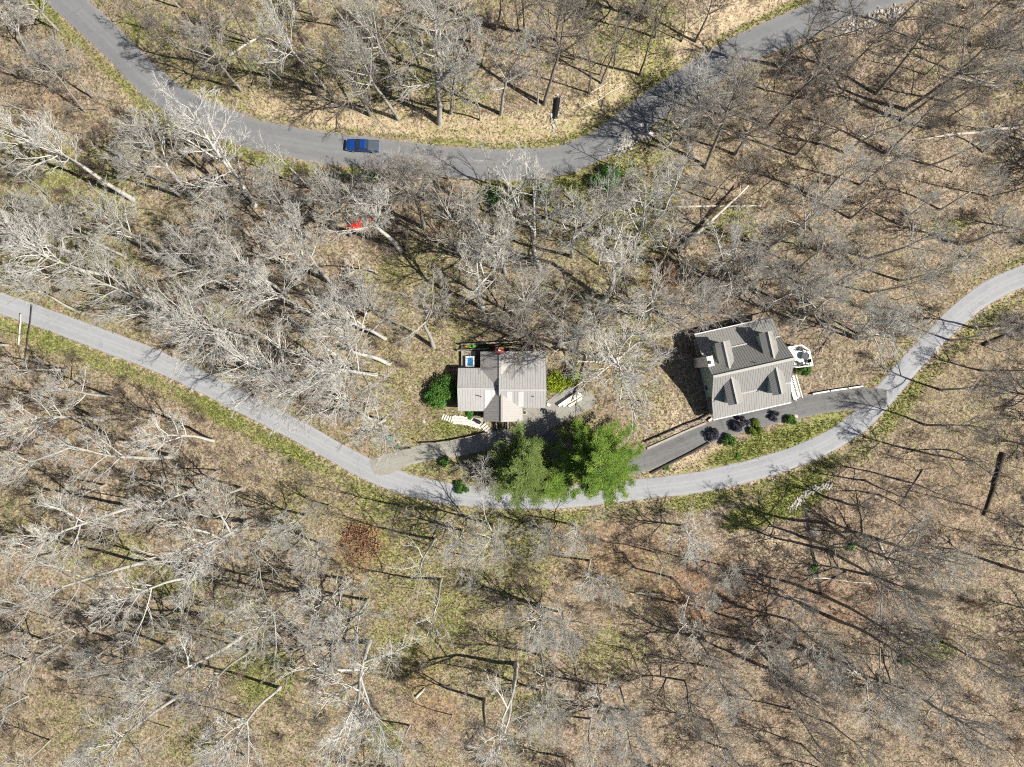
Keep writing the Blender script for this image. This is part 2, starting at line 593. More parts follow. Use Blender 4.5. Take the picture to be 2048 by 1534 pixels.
# woodland greens by area of the photograph: greener lower left and centre, bare leaf litter at right
grass *= np.where(PXX > 1350, 0.55, 1.0) * np.where((PXX > 1100) & (PYY > 1000), 0.7, 1.0)
for b in [(760, 150, 130, 60, .45), (600, 120, 90, 50, .35), (930, 170, 70, 70, .45), (1180, 120, 120, 50, .35), (1330, 60, 60, 40, .45),
          (500, 130, 25, 20, .6), (960, 260, 130, 10, .5),
          (780, 560, 60, 40, .55), (940, 500, 50, 40, .55), (1020, 590, 120, 50, .40), (700, 640, 60, 40, .35), (1220, 560, 60, 30, .35),
          (1380, 540, 50, 25, .4), (1460, 450, 60, 40, .5), (1560, 330, 60, 30, .45), (1600, 480, 40, 20, .4), (1900, 450, 40, 20, .45),
          (820, 600, 60, 50, .4), (860, 640, 50, 40, .35), (940, 660, 40, 30, .6), (460, 620, 60, 30, .45), (370, 580, 40, 30, .4),
          (200, 1120, 120, 60, .5), (330, 1160, 90, 40, .6), (480, 1230, 80, 60, .5), (520, 1350, 80, 60, .6), (380, 1480, 80, 50, .5),
          (60, 1010, 60, 60, .4), (820, 1110, 60, 40, .5), (860, 1180, 60, 40, .5), (770, 1480, 40, 40, .75), (1020, 1230, 60, 40, .4),
          (1200, 1300, 90, 60, .5), (1070, 1420, 60, 50, .4), (1870, 1300, 45, 25, .6), (1810, 1320, 20, 12, .6), (560, 1180, 60, 40, .35),
          (120, 540, 40, 30, .3), (640, 700, 60, 30, .35), (840, 860, 70, 25, .55), (900, 855, 60, 22, .75)]:
    grass = vmax(grass, blob(*b))
# verges
sd = D_UP
left_low = sstep(-sd, 2.6, 3.0) * (1 - sstep(-sd, 3.6, 6.0))
grass = vmax(grass, left_low * (0.35 + 0.6 * n_mid) * np.where(PXX < 760, 1.05, 0.5))
up_verge = sstep(sd, 2.6, 2.9) * (1 - sstep(sd, 3.3, 4.6))
grass = vmax(grass, up_verge * (0.35 + 0.55 * n_mid) * np.where(PXX > 640, 1.0, 0.5))
ln_low = sstep(-D_LN, 2.0, 2.5) * (1 - sstep(-D_LN, 4.0, 6.5))
grass = vmax(grass, ln_low * (0.45 + 0.6 * n_mid) * np.where(PXX < 760, 1.0, 0.75))
ln_up = sstep(D_LN, 2.0, 2.4) * (1 - sstep(D_LN, 2.8, 4.2))
grass = vmax(grass, ln_up * (0.2 + 0.4 * n_mid))
for b in [(1560, 885, 150, 28, 1.05, -16), (1650, 850, 60, 28, 1.0, -35), (1400, 935, 80, 14, .5, -14), (1240, 345, 45, 20, .95, -35),
          (1130, 370, 60, 20, .8), (1010, 375, 60, 25, .7), (1080, 385, 40, 25, .7), (1590, 990, 70, 38, 1.05, -25), (1500, 1035, 60, 25, .95, -15),
          (1400, 1000, 90, 16, .7, -8), (1330, 1010, 60, 14, .6), (1720, 900, 30, 30, .7), (1790, 800, 16, 50, .55), (290, 215, 30, 50, .6, 40),
          (120, 60, 20, 60, .8, -52), (265, 60, 26, 40, .75, -40), (560, 335, 60, 14, .8, 10), (650, 345, 40, 10, .8), (760, 1010, 50, 30, .7),
          (840, 925, 18, 8, .5), (980, 700, 50, 5, .6), (1500, 280, 0.1, 0.1, 0), (1600, 730, 40, 25, .35), (1380, 800, 25, 40, .35), (1300, 780, 40, 40, .4)]:
    grass = vmax(grass, blob(*b))
straw = np.zeros_like(GZ)
bank = sstep(sd, 3.0, 3.8) * (1 - sstep(sd, 6.0, 9.5)) * sstep(PXX, 380, 560) * (1 - sstep(PXX, 1500, 1640))
straw = vmax(straw, bank * 0.95)
straw = vmax(straw, sstep(-D_LN, 1.9, 2.0) * (1 - sstep(-D_LN, 2.2, 3.0)) * 0.75)
for b in [(1420, 920, 110, 22, .85, -17), (1320, 960, 60, 10, .8, -12), (1340, 830, 60, 40, .5), (1520, 1100, 60, 40, .5), (820, 740, 50, 40, .45),
          (750, 860, 50, 30, .45), (280, 180, 30, 60, .5, 40), (70, 670, 30, 18, .7, 20), (1380, 500, 30, 30, .5), (860, 640, 50, 40, .3)]:
    straw = vmax(straw, blob(*b))
red = 0.28 * np.clip((value_noise(GX, GY, 11.0, 9) - 0.45) * 3, 0, 1)
for b in [(725, 1090, 55, 50, 1.1), (1320, 560, 40, 60, .9), (1200, 1090, 150, 60, .75), (1450, 1180, 160, 70, .7), (1700, 1200, 100, 60, .6),
          (1330, 1010, 60, 20, .3), (1880, 1000, 150, 120, .35), (90, 260, 70, 120, .45), (150, 900, 150, 60, .4), (840, 1330, 60, 60, .6), (870, 1430, 60, 50, .6),
          (1250, 1150, 120, 40, .6), (1600, 1400, 100, 60, .4), (1850, 760, 80, 60, .3), (420, 160, 60, 30, .4), (600, 60, 40, 30, .3)]:
    red = vmax(red, blob(*b))
dirt = np.zeros_like(GZ)
for b in [(800, 928, 30, 14, .8), (1330, 290, 60, 12, .6, -40), (560, 240, 60, 6, .5, 12), (300, 110, 10, 60, .5, -42)]:
    dirt = vmax(dirt, blob(*b))
dirt = vmax(dirt, sstep(np.abs(sd), 2.4, 2.5) * (1 - sstep(np.abs(sd), 2.8, 3.2)) * 0.8)
under = 0.16 * (1 - sstep(np.abs(D_UP), 1.7, 2.2)) + 0.16 * (1 - sstep(np.abs(D_LN), 1.1, 1.6))
GZV = GZ - under
ny_, nx_ = GZ.shape
idx = np.arange(nx_ * ny_).reshape(ny_, nx_)
faces = np.stack([idx[:-1, :-1], idx[:-1, 1:], idx[1:, 1:], idx[1:, :-1]], -1).reshape(-1, 4)
gm = np_mesh('ground', np.stack([GX, GY, GZV], -1).reshape(-1, 3), faces, 'ground', None, 4)
gm.polygons.foreach_set('use_smooth', [True] * len(gm.polygons))
for nme, arr in (('grass', grass), ('straw', straw), ('red', red), ('dirt', dirt)):
    a = gm.attributes.new(nme, 'FLOAT', 'POINT')
    a.data.foreach_set('value', arr.astype(np.float32).ravel())
ground = bpy.data.objects.new('ground', gm)
COL.objects.link(ground)
tag(ground, 'leaf littered hillside floor with patches of grass and moss', 'ground', kind='structure')

def sample(arr, x, y):
    fx, fy = (np.asarray(x) - X0) / STEP, (np.asarray(y) - Y0) / STEP
    ix = np.clip(fx.astype(int), 0, nx_ - 2)
    iy = np.clip(fy.astype(int), 0, ny_ - 2)
    tx, ty = np.clip(fx - ix, 0, 1), np.clip(fy - iy, 0, 1)
    return (arr[iy, ix] * (1 - tx) + arr[iy, ix + 1] * tx) * (1 - ty) + (arr[iy + 1, ix] * (1 - tx) + arr[iy + 1, ix + 1] * tx) * ty
def zg(x, y):
    return float(sample(GZ, np.array(x), np.array(y)))
def GP(px, py):
    z = 0.0
    for _ in range(8):
        x, y = unproj(px, py, z)
        z = zg(x, y)
    return Vector((x, y, z))

# ------------------------------------------------------------------ roads
def road(name, line, width, mat, label, lift=0.05, wob=0.12, taper=None):
    n = len(line)
    offs = [-1.0, -0.93, -0.5, 0.0, 0.5, 0.93, 1.0]
    V, E = [], []
    rr = random.Random(name)
    ph = [rr.uniform(0, 6) for _ in range(4)]
    for i, p in enumerate(line):
        d = line[min(i + 1, n - 1)] - line[max(i - 1, 0)]
        d = d / np.linalg.norm(d)
        s = np.array([-d[1], d[0]])
        w = width(i / (n - 1)) if callable(width) else width
        for k, u in enumerate(offs):
            uu = u * w / 2
            if abs(u) == 1:
                uu += math.copysign(wob, u) * (math.sin(i * 0.37 + ph[0 if u < 0 else 1]) * 0.6 + math.sin(i * 1.3 + ph[2 if u < 0 else 3]) * 0.5)
            q = p + s * uu
            z = float(sample(GZ, q[0], q[1])) if abs(u) > 0.6 else float(sample(GZ, p[0], p[1])) * 0.4 + float(sample(GZ, q[0], q[1])) * 0.6
            z += lift + 0.04 * (1 - u * u)
            if abs(u) == 1: z -= 0.03
            V.append((q[0], q[1], z))
            E.append(abs(u) if abs(u) < 1 else 1.0)
    Fc = []
    m = len(offs)
    for i in range(n - 1):
        for k in range(m - 1):
            a = i * m + k
            Fc.append((a, a + m, a + m + 1, a + 1)[::-1])
    me = bpy.data.meshes.new(name)
    me.from_pydata(V, [], Fc)
    me.materials.append(MATS[mat])
    me.polygons.foreach_set('use_smooth', [True] * len(Fc))
    at = me.attributes.new('edge', 'FLOAT', 'POINT')
    at.data.foreach_set('value', E)
    o = bpy.data.objects.new(name, me)
    COL.objects.link(o)
    tag(o, label, 'road', kind='structure')
    return o

road('road', up_c, 5.05, 'asphalt_road', 'dark grey asphalt road curving across the upper woods')
road('lane', ln_c, 3.75, 'asphalt_lane', 'pale grey paved lane curving below the two houses')
def px_line(pts, step=1.2):
    return catmull([tuple(GP(*p)[:2]) for p in pts], step)
d2 = px_line([(1772, 797), (1738, 796), (1690, 800), (1640, 807), (1580, 820), (1500, 840), (1430, 862), (1360, 893), (1290, 922), (1225, 936), (1160, 922), (1105, 890), (1075, 866)])
road('driveway', d2, 3.55, 'asphalt_drive', 'dark asphalt driveway running under the eaves of the grey house', 0.075, 0.08)
d1 = px_line([(745, 937), (790, 922), (850, 906), (920, 894), (985, 880), (1045, 862), (1100, 832), (1135, 806)])
road('driveway', d1, 3.0, 'asphalt_court', 'short pale driveway climbing from the lane to the cabin', 0.10, 0.1)
def flat_poly(name, pts, mat, label, lift):
    mb = MB()
    P = [GP(*p) for p in pts]
    c = catmull([(p.x, p.y) for p in P + [P[0]]], 1.0)[:-1]
    mb.prism([(q[0], q[1]) for q in c], -0.15, lift)
    o = mb.build(name, mat)
    at = o.data.attributes.new('edge', 'FLOAT', 'POINT')
    return tag(o, label, 'pavement', kind='structure')
flat_poly('parking_court', [(1047, 818), (1092, 803), (1120, 782), (1150, 775), (1185, 788), (1188, 812), (1150, 832), (1110, 852), (1070, 878), (1030, 874), (1035, 842)],
          'asphalt_court', 'worn pale parking court at the corner of the cabin', 0.125)
flat_poly('driveway_apron', [(742, 925), (775, 906), (812, 912), (812, 930), (790, 944), (760, 950)], 'asphalt_court', 'flared driveway apron joining the lane', 0.112)

# ------------------------------------------------------------------ bare trees
def perp(d, rng):
    a = Vector((rng.uniform(-1, 1), rng.uniform(-1, 1), rng.uniform(-1, 1)))
    p = a - d * a.dot(d)
    return p.normalized() if p.length > 1e-4 else Vector((1, 0, 0))

class Tree:
    """bare deciduous tree, about 22 m tall before scaling"""
    SIDES = [7, 5, 4, 3, 3]
    SEGS = [9, 5, 4, 2, 1]
    def __init__(self, seed, height=22.0, crown_at=0.45, n1=15, spread=1.0, fork=False, droop=0.0, r0=0.26, kids=(7, 6, 5), up=0.10, thin=1.0):
        self.r = random.Random(seed)
        self.trunk, self.crown = MB(), MB()
        self.kids, self.up, self.spread, self.droop, self.thin = kids, up, spread, droop, thin
        self.h = height
        self.stem(Vector((0, 0, -0.6)), Vector((0, 0, 1)), height, r0, crown_at, n1, fork)
    def path(self, p, d, L, n, wander, up):
        pts, dirs = [p.copy()], []
        for i in range(n):
            d = (d + perp(d, self.r) * wander * self.r.random() + Vector((0, 0, up))).normalized()
            p = p + d * (L / n)
            pts.append(p.copy())
            dirs.append(d.copy())
        return pts, dirs
    def stem(self, p, d, L, r0, crown_at, n1, fork):
        r = self.r
        pts, dirs = self.path(p, d, L, 10, 0.10, 0.03)
        rad = [r0 * (1.25 if i == 0 else 1.0) * (1 - 0.93 * (i / 10) ** 1.15) + 0.015 for i in range(11)]
        if fork:
            k = 5
            self.trunk.tube(pts[:k + 1], rad[:k + 1], 7, False)
            for s in range(r.choice((2, 2, 3))):
                dd = (dirs[k] + perp(dirs[k], r) * r.uniform(0.30, 0.55)).normalized()
                p2, d2_ = self.path(pts[k], dd, L * 0.5, 7, 0.22, 0.10)
                r2 = [rad[k] * 0.78 * (1 - 0.9 * (i / 7)) + 0.012 for i in range(8)]
                self.trunk.tube(p2, r2, 6, False)
                self.limbs(p2, d2_, r2, L, 0.12, max(5, n1 // 2), 0.8)
            return
        self.trunk.tube(pts, rad, 7, False)
        self.limbs(pts, dirs, rad, L, crown_at, n1, 1.0)
    def limbs(self, pts, dirs, rad, L, t0, n1, k):
        r = self.r
        n = len(pts) - 1
        az = r.uniform(0, 6.28)
        for i in range(n1):
            t = t0 + (1 - t0) * ((i + r.random()) / n1)
            f = min(t * n, n - 1e-4)
            j = int(f)
            p = pts[j].lerp(pts[j + 1], f - j)
            az += 2.4 + r.uniform(-0.5, 0.5)
            u = (t - t0) / (1 - t0)
            length = L * 0.33 * self.spread * k * (1.0 - 0.62 * u) * r.uniform(0.7, 1.2)
            ang = R(r.uniform(42, 62) - 22 * u)
            d = Vector((math.cos(az) * math.sin(ang), math.sin(az) * math.sin(ang), math.cos(ang)))
            rr = min(rad[j] * 0.66, 0.0175 * length + 0.024)
            self.branch(p, d, length, rr, 1)
    def branch(self, p, d, L, r0, lvl):
        r = self.r
        n = self.SEGS[lvl]
        wander = (0, 0.22, 0.30, 0.40, 0.3)[lvl]
        pts, dirs = self.path(p, d, L, n, wander, self.up * (1.0 if lvl < 3 else 0.5) - self.droop)
        tip = max(0.010, r0 * 0.30) if lvl < 4 else 0.006
        rad = [r0 + (tip - r0) * i / n for i in range(n + 1)]
        self.crown.tube(pts, rad, self.SIDES[lvl], False)
        if lvl >= 4: return
        nk = self.kids[lvl - 1]
        for i in range(nk):
            t = 0.22 + 0.78 * (i + r.random()) / nk
            f = min(t * n, n - 1e-4)
            j = int(f)
            q = pts[j].lerp(pts[j + 1], f - j)
            dd = dirs[j]
            cd = (dd * r.uniform(0.8, 1.0) + perp(dd, r) * r.uniform(0.40, 0.80)).normalized()
            cl = L * (0.56, 0.52, 0.55)[lvl - 1] * (1.1 - 0.55 * t) * r.uniform(0.7, 1.25)
            cr = max(rad[j] * (0.62, 0.62, 0.6)[lvl - 1], (0.024, 0.017, 0.012)[lvl - 1] * self.thin)
            self.branch(q, cd, cl, cr, lvl + 1)
    def meshes(self, nm):
        out = []
        for part, mb in (('trunk', self.trunk), ('crown', self.crown)):
            me = bpy.data.meshes.new(nm + '_' + part)
            me.from_pydata(mb.v, [], mb.f)
            me.materials.append(MATS['bark'])
            me.polygons.foreach_set('use_smooth', [True] * len(me.polygons))
            out.append(me)
        return out

PROTO = {}
def proto(key, **kw):
    PROTO[key] = Tree(key, **kw).meshes(key)
for i in range(4):
    proto('tall%d' % i, crown_at=0.42 + 0.04 * i, n1=15, spread=0.82 + 0.05 * i, r0=0.25)
for i in range(3):
    proto('fork%d' % i, fork=True, n1=15, spread=0.95, r0=0.30, up=0.12)
for i in range(3):
    proto('wide%d' % i, crown_at=0.26, n1=17, spread=1.25, r0=0.30, up=0.06, kids=(8, 6, 5))
for i in range(3):
    proto('thin%d' % i, crown_at=0.5, n1=11, spread=0.55, r0=0.145, kids=(5, 4, 4))
for i in range(2):
    proto('sparse%d' % i, crown_at=0.5, n1=9, spread=0.8, r0=0.22, kids=(4, 3, 3), thin=1.4)

TONES = {'pale': (0.58, 0.565, 0.525), 'grey': (0.48, 0.46, 0.42), 'brown': (0.29, 0.262, 0.23), 'dark': (0.19, 0.165, 0.14)}  # brown is darkened to hold the denser tree shade at right
TREES = []      # every bare tree: dict(base pixel, top point...)
def add_tree(bx, by, tx, ty, kind, tone='grey', w=1.0, rnd=None):
    TREES.append(dict(b=(bx, by), t=(tx, ty), kind=kind, tone=tone, w=w))

# measured in the photograph: foot, tip, kind, bark tone with trunk shade in it
M = '''
55 105 2 8 fork pale|186 196 98 88 tall grey|170 222 60 105 tall grey|265 399 30 268 fork pale 1.1|510 410 385 238 wide pale|396 396 238 222 tall pale
365 395 200 288 tall grey|481 179 392 55 tall grey|500 86 432 -40 tall brown|506 82 465 -30 thin brown|496 90 405 -15 thin brown|385 120 300 20 tall brown|300 60 230 -30 thin brown
320 517 150 395 tall pale|512 606 345 498 wide pale|494 525 380 438 tall pale|246 557 25 462 tall pale 1.1|372 642 165 566 wide pale|506 680 330 612 tall pale
480 672 350 690 wide pale|165 628 22 568 fork pale|250 513 110 430 tall grey|125 462 8 398 tall pale|466 448 412 372 wide pale|205 480 60 395 tall grey|100 395 10 330 tall grey|60 500 -30 455 tall pale
802 501 685 372 fork pale 1.1|849 457 820 335 fork brown|914 501 912 385 tall grey|966 618 936 495 fork pale|665 570 548 458 tall pale|648 552 528 462 tall pale|754 545 690 478 thin pale
778 727 545 640 fork pale|752 749 600 722 wide pale|770 677 605 572 wide pale|867 693 815 575 fork grey|734 634 690 552 fork pale|640 640 520 560 tall pale|600 760 470 750 wide pale|575 590 450 520 tall grey|625 480 540 400 tall grey|700 470 640 380 tall grey
1080 537 1032 365 fork pale 1.15|1208 601 1272 455 fork pale 1.1|1145 513 1152 398 tall pale|1198 530 1205 410 thin pale|1319 529 1336 448 sparse pale|1270 490 1315 385 wide pale|1010 545 985 470 wide grey|1050 640 1042 560 wide grey|1100 470 1085 395 tall grey
1228 718 1285 700 wide pale 1.3|1118 690 1140 672 wide grey|1060 690 1070 640 wide brown|1290 640 1335 590 wide grey|1360 640 1420 590 wide grey|1330 420 1370 340 wide grey|1190 470 1205 390 tall grey
1709 674 1815 625 fork pale 1.2|1716 668 1790 600 tall pale|1714 678 1830 680 wide pale|1700 437 1800 350 sparse brown|1538 497 1645 395 tall grey|1590 642 1690 598 wide grey|1597 537 1690 490 tall grey|1738 517 1880 460 tall grey|1800 560 1930 520 tall pale|1640 585 1740 540 tall grey|1480 590 1540 530 wide grey|1440 560 1500 470 wide grey|1560 600 1640 545 wide grey
1752 188 1885 38 tall brown|1697 141 1790 45 tall brown|1538 252 1655 128 tall brown|1812 220 2005 55 tall brown 1.1|1804 238 1945 125 tall brown|1768 307 1885 200 tall brown|1688 305 1800 222 tall grey|1965 304 2060 235 tall brown|1905 345 1918 268 sparse pale|1955 258 1988 200 thin pale|1860 330 1990 270 tall grey|1620 200 1700 110 tall brown|1560 270 1640 180 thin brown|1590 310 1680 230 tall brown|1850 150 1960 40 thin brown|1900 205 2040 110 tall grey|1640 400 1740 320 tall grey|1720 370 1830 300 tall grey|1880 420 2010 360 tall grey
1280 149 1302 15 sparse dark|1391 83 1428 -25 tall brown|1177 186 1196 55 thin brown|1202 167 1252 5 thin brown|1075 208 1092 28 thin grey|1089 208 1128 -10 tall brown|1048 62 1050 -60 tall brown|1200 150 1215 70 thin brown|1226 137 1252 25 thin brown|1363 83 1388 5 thin dark|1150 120 1160 20 thin brown|1310 75 1330 -30 tall brown|1115 80 1122 -40 tall brown
1407 258 1445 185 tall grey|1411 335 1512 148 tall brown|1238 335 1246 278 thin pale|1360 260 1400 180 wide grey|1440 230 1490 140 wide grey|1330 300 1370 230 wide grey|1470 310 1545 220 tall brown|1420 400 1480 320 thin brown|1530 180 1590 90 thin grey|1390 220 1425 150 wide pale
651 178 545 30 tall pale|796 238 712 80 tall grey|879 244 866 45 fork pale 1.1|901 226 892 105 tall grey|1001 228 1005 88 tall grey|798 159 725 0 tall grey|943 83 922 -40 tall grey|992 60 990 -60 tall brown|625 30 590 -40 tall grey|880 150 862 20 wide pale|740 230 680 130 wide brown|960 240 955 150 thin grey|700 60 650 -30 tall grey|845 90 820 -30 tall grey
625 380 558 302 thin pale|748 428 728 372 wide pale|818 405 806 345 wide grey|895 358 884 305 thin dark|982 377 978 318 thin grey|1040 380 1042 310 sparse pale|672 446 634 390 wide grey|590 420 520 340 tall grey|850 400 840 330 wide grey
426 882 285 890 tall pale|351 915 120 930 tall pale|496 1042 335 1135 wide pale 1.15|266 1015 58 1082 tall pale|226 795 70 790 tall pale|262 832 180 832 thin pale|202 840 5 858 tall pale|145 893 -5 930 tall pale|290 1125 25 1195 tall pale|396 1152 215 1228 tall pale|304 1005 150 1082 thin pale|528 1010 470 1040 thin pale|440 1000 400 1020 thin pale
480 1275 285 1405 fork pale 1.1|357 1392 170 1530 tall pale|56 1392 -40 1452 tall pale|101 1480 5 1560 tall pale|560 1375 448 1540 tall pale|500 1303 385 1432 tall grey|609 1186 505 1292 tall pale|230 1220 90 1300 thin pale|420 1230 300 1320 wide grey|150 1250 20 1320 thin pale|330 1290 190 1380 wide grey
612 1030 560 1075 wide pale 1.1|871 1078 812 1150 sparse pale|883 1158 836 1265 sparse pale|956 1114 935 1205 thin grey|738 1283 640 1475 wide pale 1.3|700 1160 640 1240 wide pale|905 1430 875 1515 thin grey|925 1060 915 1105 wide grey|735 1200 690 1300 wide pale|800 1010 770 1060 sparse dark|985 1050 975 1100 wide grey|650 1090 600 1150 wide grey
1033 1328 1020 1505 fork pale 1.15|1215 1165 1236 1195 wide pale|1350 1205 1392 1300 sparse pale|1190 1370 1205 1450 wide pale 1.1|1430 1335 1470 1415 wide pale|1125 1225 1138 1290 wide grey|1150 1052 1165 1085 wide pale|1366 1052 1395 1100 wide pale|1310 1105 1340 1140 sparse pale|1440 1130 1480 1165 wide grey|1260 1300 1290 1380 thin brown|1250 1420 1280 1510 wide grey|1080 1380 1090 1470 wide grey|1100 1060 1108 1095 wide grey
1650 1045 1835 1122 tall brown|1657 1103 1855 1185 tall brown|1645 1190 1900 1330 tall brown|1661 1235 1895 1375 tall brown|1536 1336 1690 1440 tall brown|1600 1300 1700 1370 wide pale|1760 1080 1900 1140 wide grey|1740 1150 1870 1230 wide grey|1560 1180 1620 1230 wide pale|1480 1240 1560 1330 tall grey|1500 1280 1580 1380 tall brown|1700 1330 1840 1450 wide grey|1820 1380 1960 1500 wide grey|1900 1290 2040 1380 wide grey|1590 1420 1670 1520 tall brown|1420 1440 1460 1530 wide grey
1935 1010 2060 1050 thin brown|1900 900 2040 930 thin brown|1850 850 1990 870 tall brown|1880 780 2030 785 tall grey|1830 900 1960 930 tall brown|1800 960 1920 1000 tall brown|1760 990 1870 1040 thin brown|1730 960 1820 1000 tall brown|1900 680 2040 650 tall grey|1960 740 2080 730 tall brown
1945 655 2080 640 tall brown|960 940 945 952 wide grey|770 840 730 850 wide pale|700 800 640 810 wide pale|640 770 540 790 wide pale
'''
for row in M.strip().splitlines():
    for s in row.split('|'):
        q = s.split()
        add_tree(*[float(v) for v in q[:4]], q[4], q[5], float(q[6]) if len(q) > 6 else 1.0)
N_MEASURED = len(TREES)

# more of the wood between them
def in_poly(px, py, poly):
    inside = False
    j = len(poly) - 1
    for i in range(len(poly)):
        xi, yi = poly[i]
        xj, yj = poly[j]
        if (yi > py) != (yj > py) and px < (xj - xi) * (py - yi) / (yj - yi) + xi:
            inside = not inside
        j = i
    return inside
CLEAR = [[(620, 260), (840, 260), (840, 430), (620, 430)], [(880, 660), (1080, 660), (1200, 740), (1200, 830), (1320, 860), (1420, 835), (1400, 660), (1560, 625), (1640, 680), (1740, 770), (1700, 880), (1500, 960),
          (1280, 985), (780, 990), (720, 930), (760, 830), (860, 800)],
         [(480, 190), (640, 200), (880, 250), (1100, 210), (1300, 150), (1420, 90), (1560, 20), (1640, 0), (1640, 60), (1300, 260), (1150, 330), (600, 300)],
         [(1290, 740), (1440, 740), (1440, 870), (1290, 870)], [(1330, 985), (1560, 955), (1660, 920), (1620, 1030), (1480, 1080), (1360, 1050)], [(700, 1040), (780, 1040), (780, 1130), (690, 1130)]]
rng = random.Random(77)
def clear_of(px, py):
    if any(in_poly(px, py, c) for c in CLEAR): return False
    p = GP(px, py)
    if abs(float(signed_dist(np.array(p.x), np.array(p.y), up_c))) < 4.6: return False
    if abs(float(signed_dist(np.array(p.x), np.array(p.y), ln_c))) < 3.6: return False
    return True
tries = 0
while len(TREES) < 296 and tries < 6000:
    tries += 1
    px, py = rng.uniform(5, 2043), rng.uniform(5, 1529)
    if not clear_of(px, py): continue
    if min((px - t['b'][0]) ** 2 + (py - t['b'][1]) ** 2 for t in TREES) < 44 ** 2: continue
    h = rng.uniform(11, 21)
    p = GP(px, py)
    k = F_PX / (HC - p.z - h)
    lean = rng.uniform(0, 1.6)
    la = rng.uniform(0, 6.28)
    tx, ty = CX + (p.x + lean * math.cos(la)) * k, CY - (p.y + lean * math.sin(la)) * k
    kind = rng.choice(['tall', 'tall', 'thin', 'fork', 'wide', 'thin', 'wide'])
    if px > 1350: tone = rng.choice(['brown', 'grey', 'brown', 'grey'])  # right-hand trees: shaded trunk sides put into the bark colour
    elif py < 300: tone = rng.choice(['grey', 'brown', 'grey'])
    else: tone = rng.choice(['pale', 'grey', 'grey', 'pale', 'brown'])
    add_tree(px, py, tx, ty, kind, tone, rng.uniform(0.85, 1.1))

LAND = [('the blue pickup truck', 728, 295), ('the black drain pipe', 1112, 218), ('the larger red tarp', 715, 450), ('the cabin', 1005, 765),
        ('the dormered house', 1500, 735), ('the leaning fallen trunk', 1420, 440), ('the evergreen clump', 1130, 930), ('the green utility box', 780, 877),
        ('the photo top left corner', 20, 20), ('the photo top right corner', 2030, 20), ('the photo bottom left corner', 20, 1515),
        ('the photo bottom right corner', 2030, 1515), ('the left end of the lane', 10, 610), ('the right end of the lane', 2035, 550),
        ('the long pale right edge log', 1940, 266), ('the white log by the lane', 45, 660), ('the mossy brown lower left log', 155, 1162),
        ('the rust brown leaf patch', 725, 1090), ('the bottom edge midpoint', 1024, 1520), ('the small creek', 1622, 1110),
        ('the bright green roadside bush', 1212, 360), ('the thick shadow darkened log', 1985, 965), ('the top edge midpoint', 1024, 10),
        ('the sharp bend in the lane', 1720, 855), ('the pale broken log up top', 487, 95), ('the slim left edge log', 75, 543),
        ('the short log in red leaves', 1285, 1187), ('the stubby pale log', 1775, 1105), ('the upper road at top right', 1600, 60),
        ('the cabin rail fence', 905, 878), ('the roadside rock pile', 1262, 285), ('the short pale cut log', 842, 1385),
        ('the photo left edge below the lane', 15, 1000), ('the bottom edge left of centre', 520, 1520), ('the bottom edge right of centre', 1480, 1520)]
ORD = ['nearest', 'second nearest', 'third nearest', 'fourth nearest', 'fifth nearest', 'sixth nearest', 'seventh nearest', 'eighth nearest', 'ninth nearest', 'tenth nearest', 'eleventh nearest', 'twelfth nearest']
def direction(dx, dy):
    if abs(dx) > 1.3 * abs(dy): return 'right of' if dx > 0 else 'left of'
    return 'below' if dy > 0 else 'above'
groups = {}
for t in TREES:
    bx, by = t['b']
    L = min(LAND, key=lambda l: (l[1] - bx) ** 2 + (l[2] - by) ** 2)
    t['land'] = L
    t['dist'] = math.hypot(L[1] - bx, L[2] - by)
    groups.setdefault((L[0], direction(bx - L[1], by - L[2])), []).append(t)
ADJ = {'tall': 'tall', 'fork': 'forked', 'wide': 'broad crowned', 'thin': 'slender', 'sparse': 'sparse crooked'}
TON = {'pale': 'pale', 'grey': 'grey', 'brown': 'brownish', 'dark': 'dark'}
for (ln_, dr), ts in groups.items():
    ts.sort(key=lambda t: t['dist'])
    for i, t in enumerate(ts):
        t['label'] = '%s %s bare tree %s %s%s' % (TON[t['tone']], ADJ[t['kind']], dr, ln_, '' if len(ts) == 1 else ', ' + ORD[min(i, 11)])

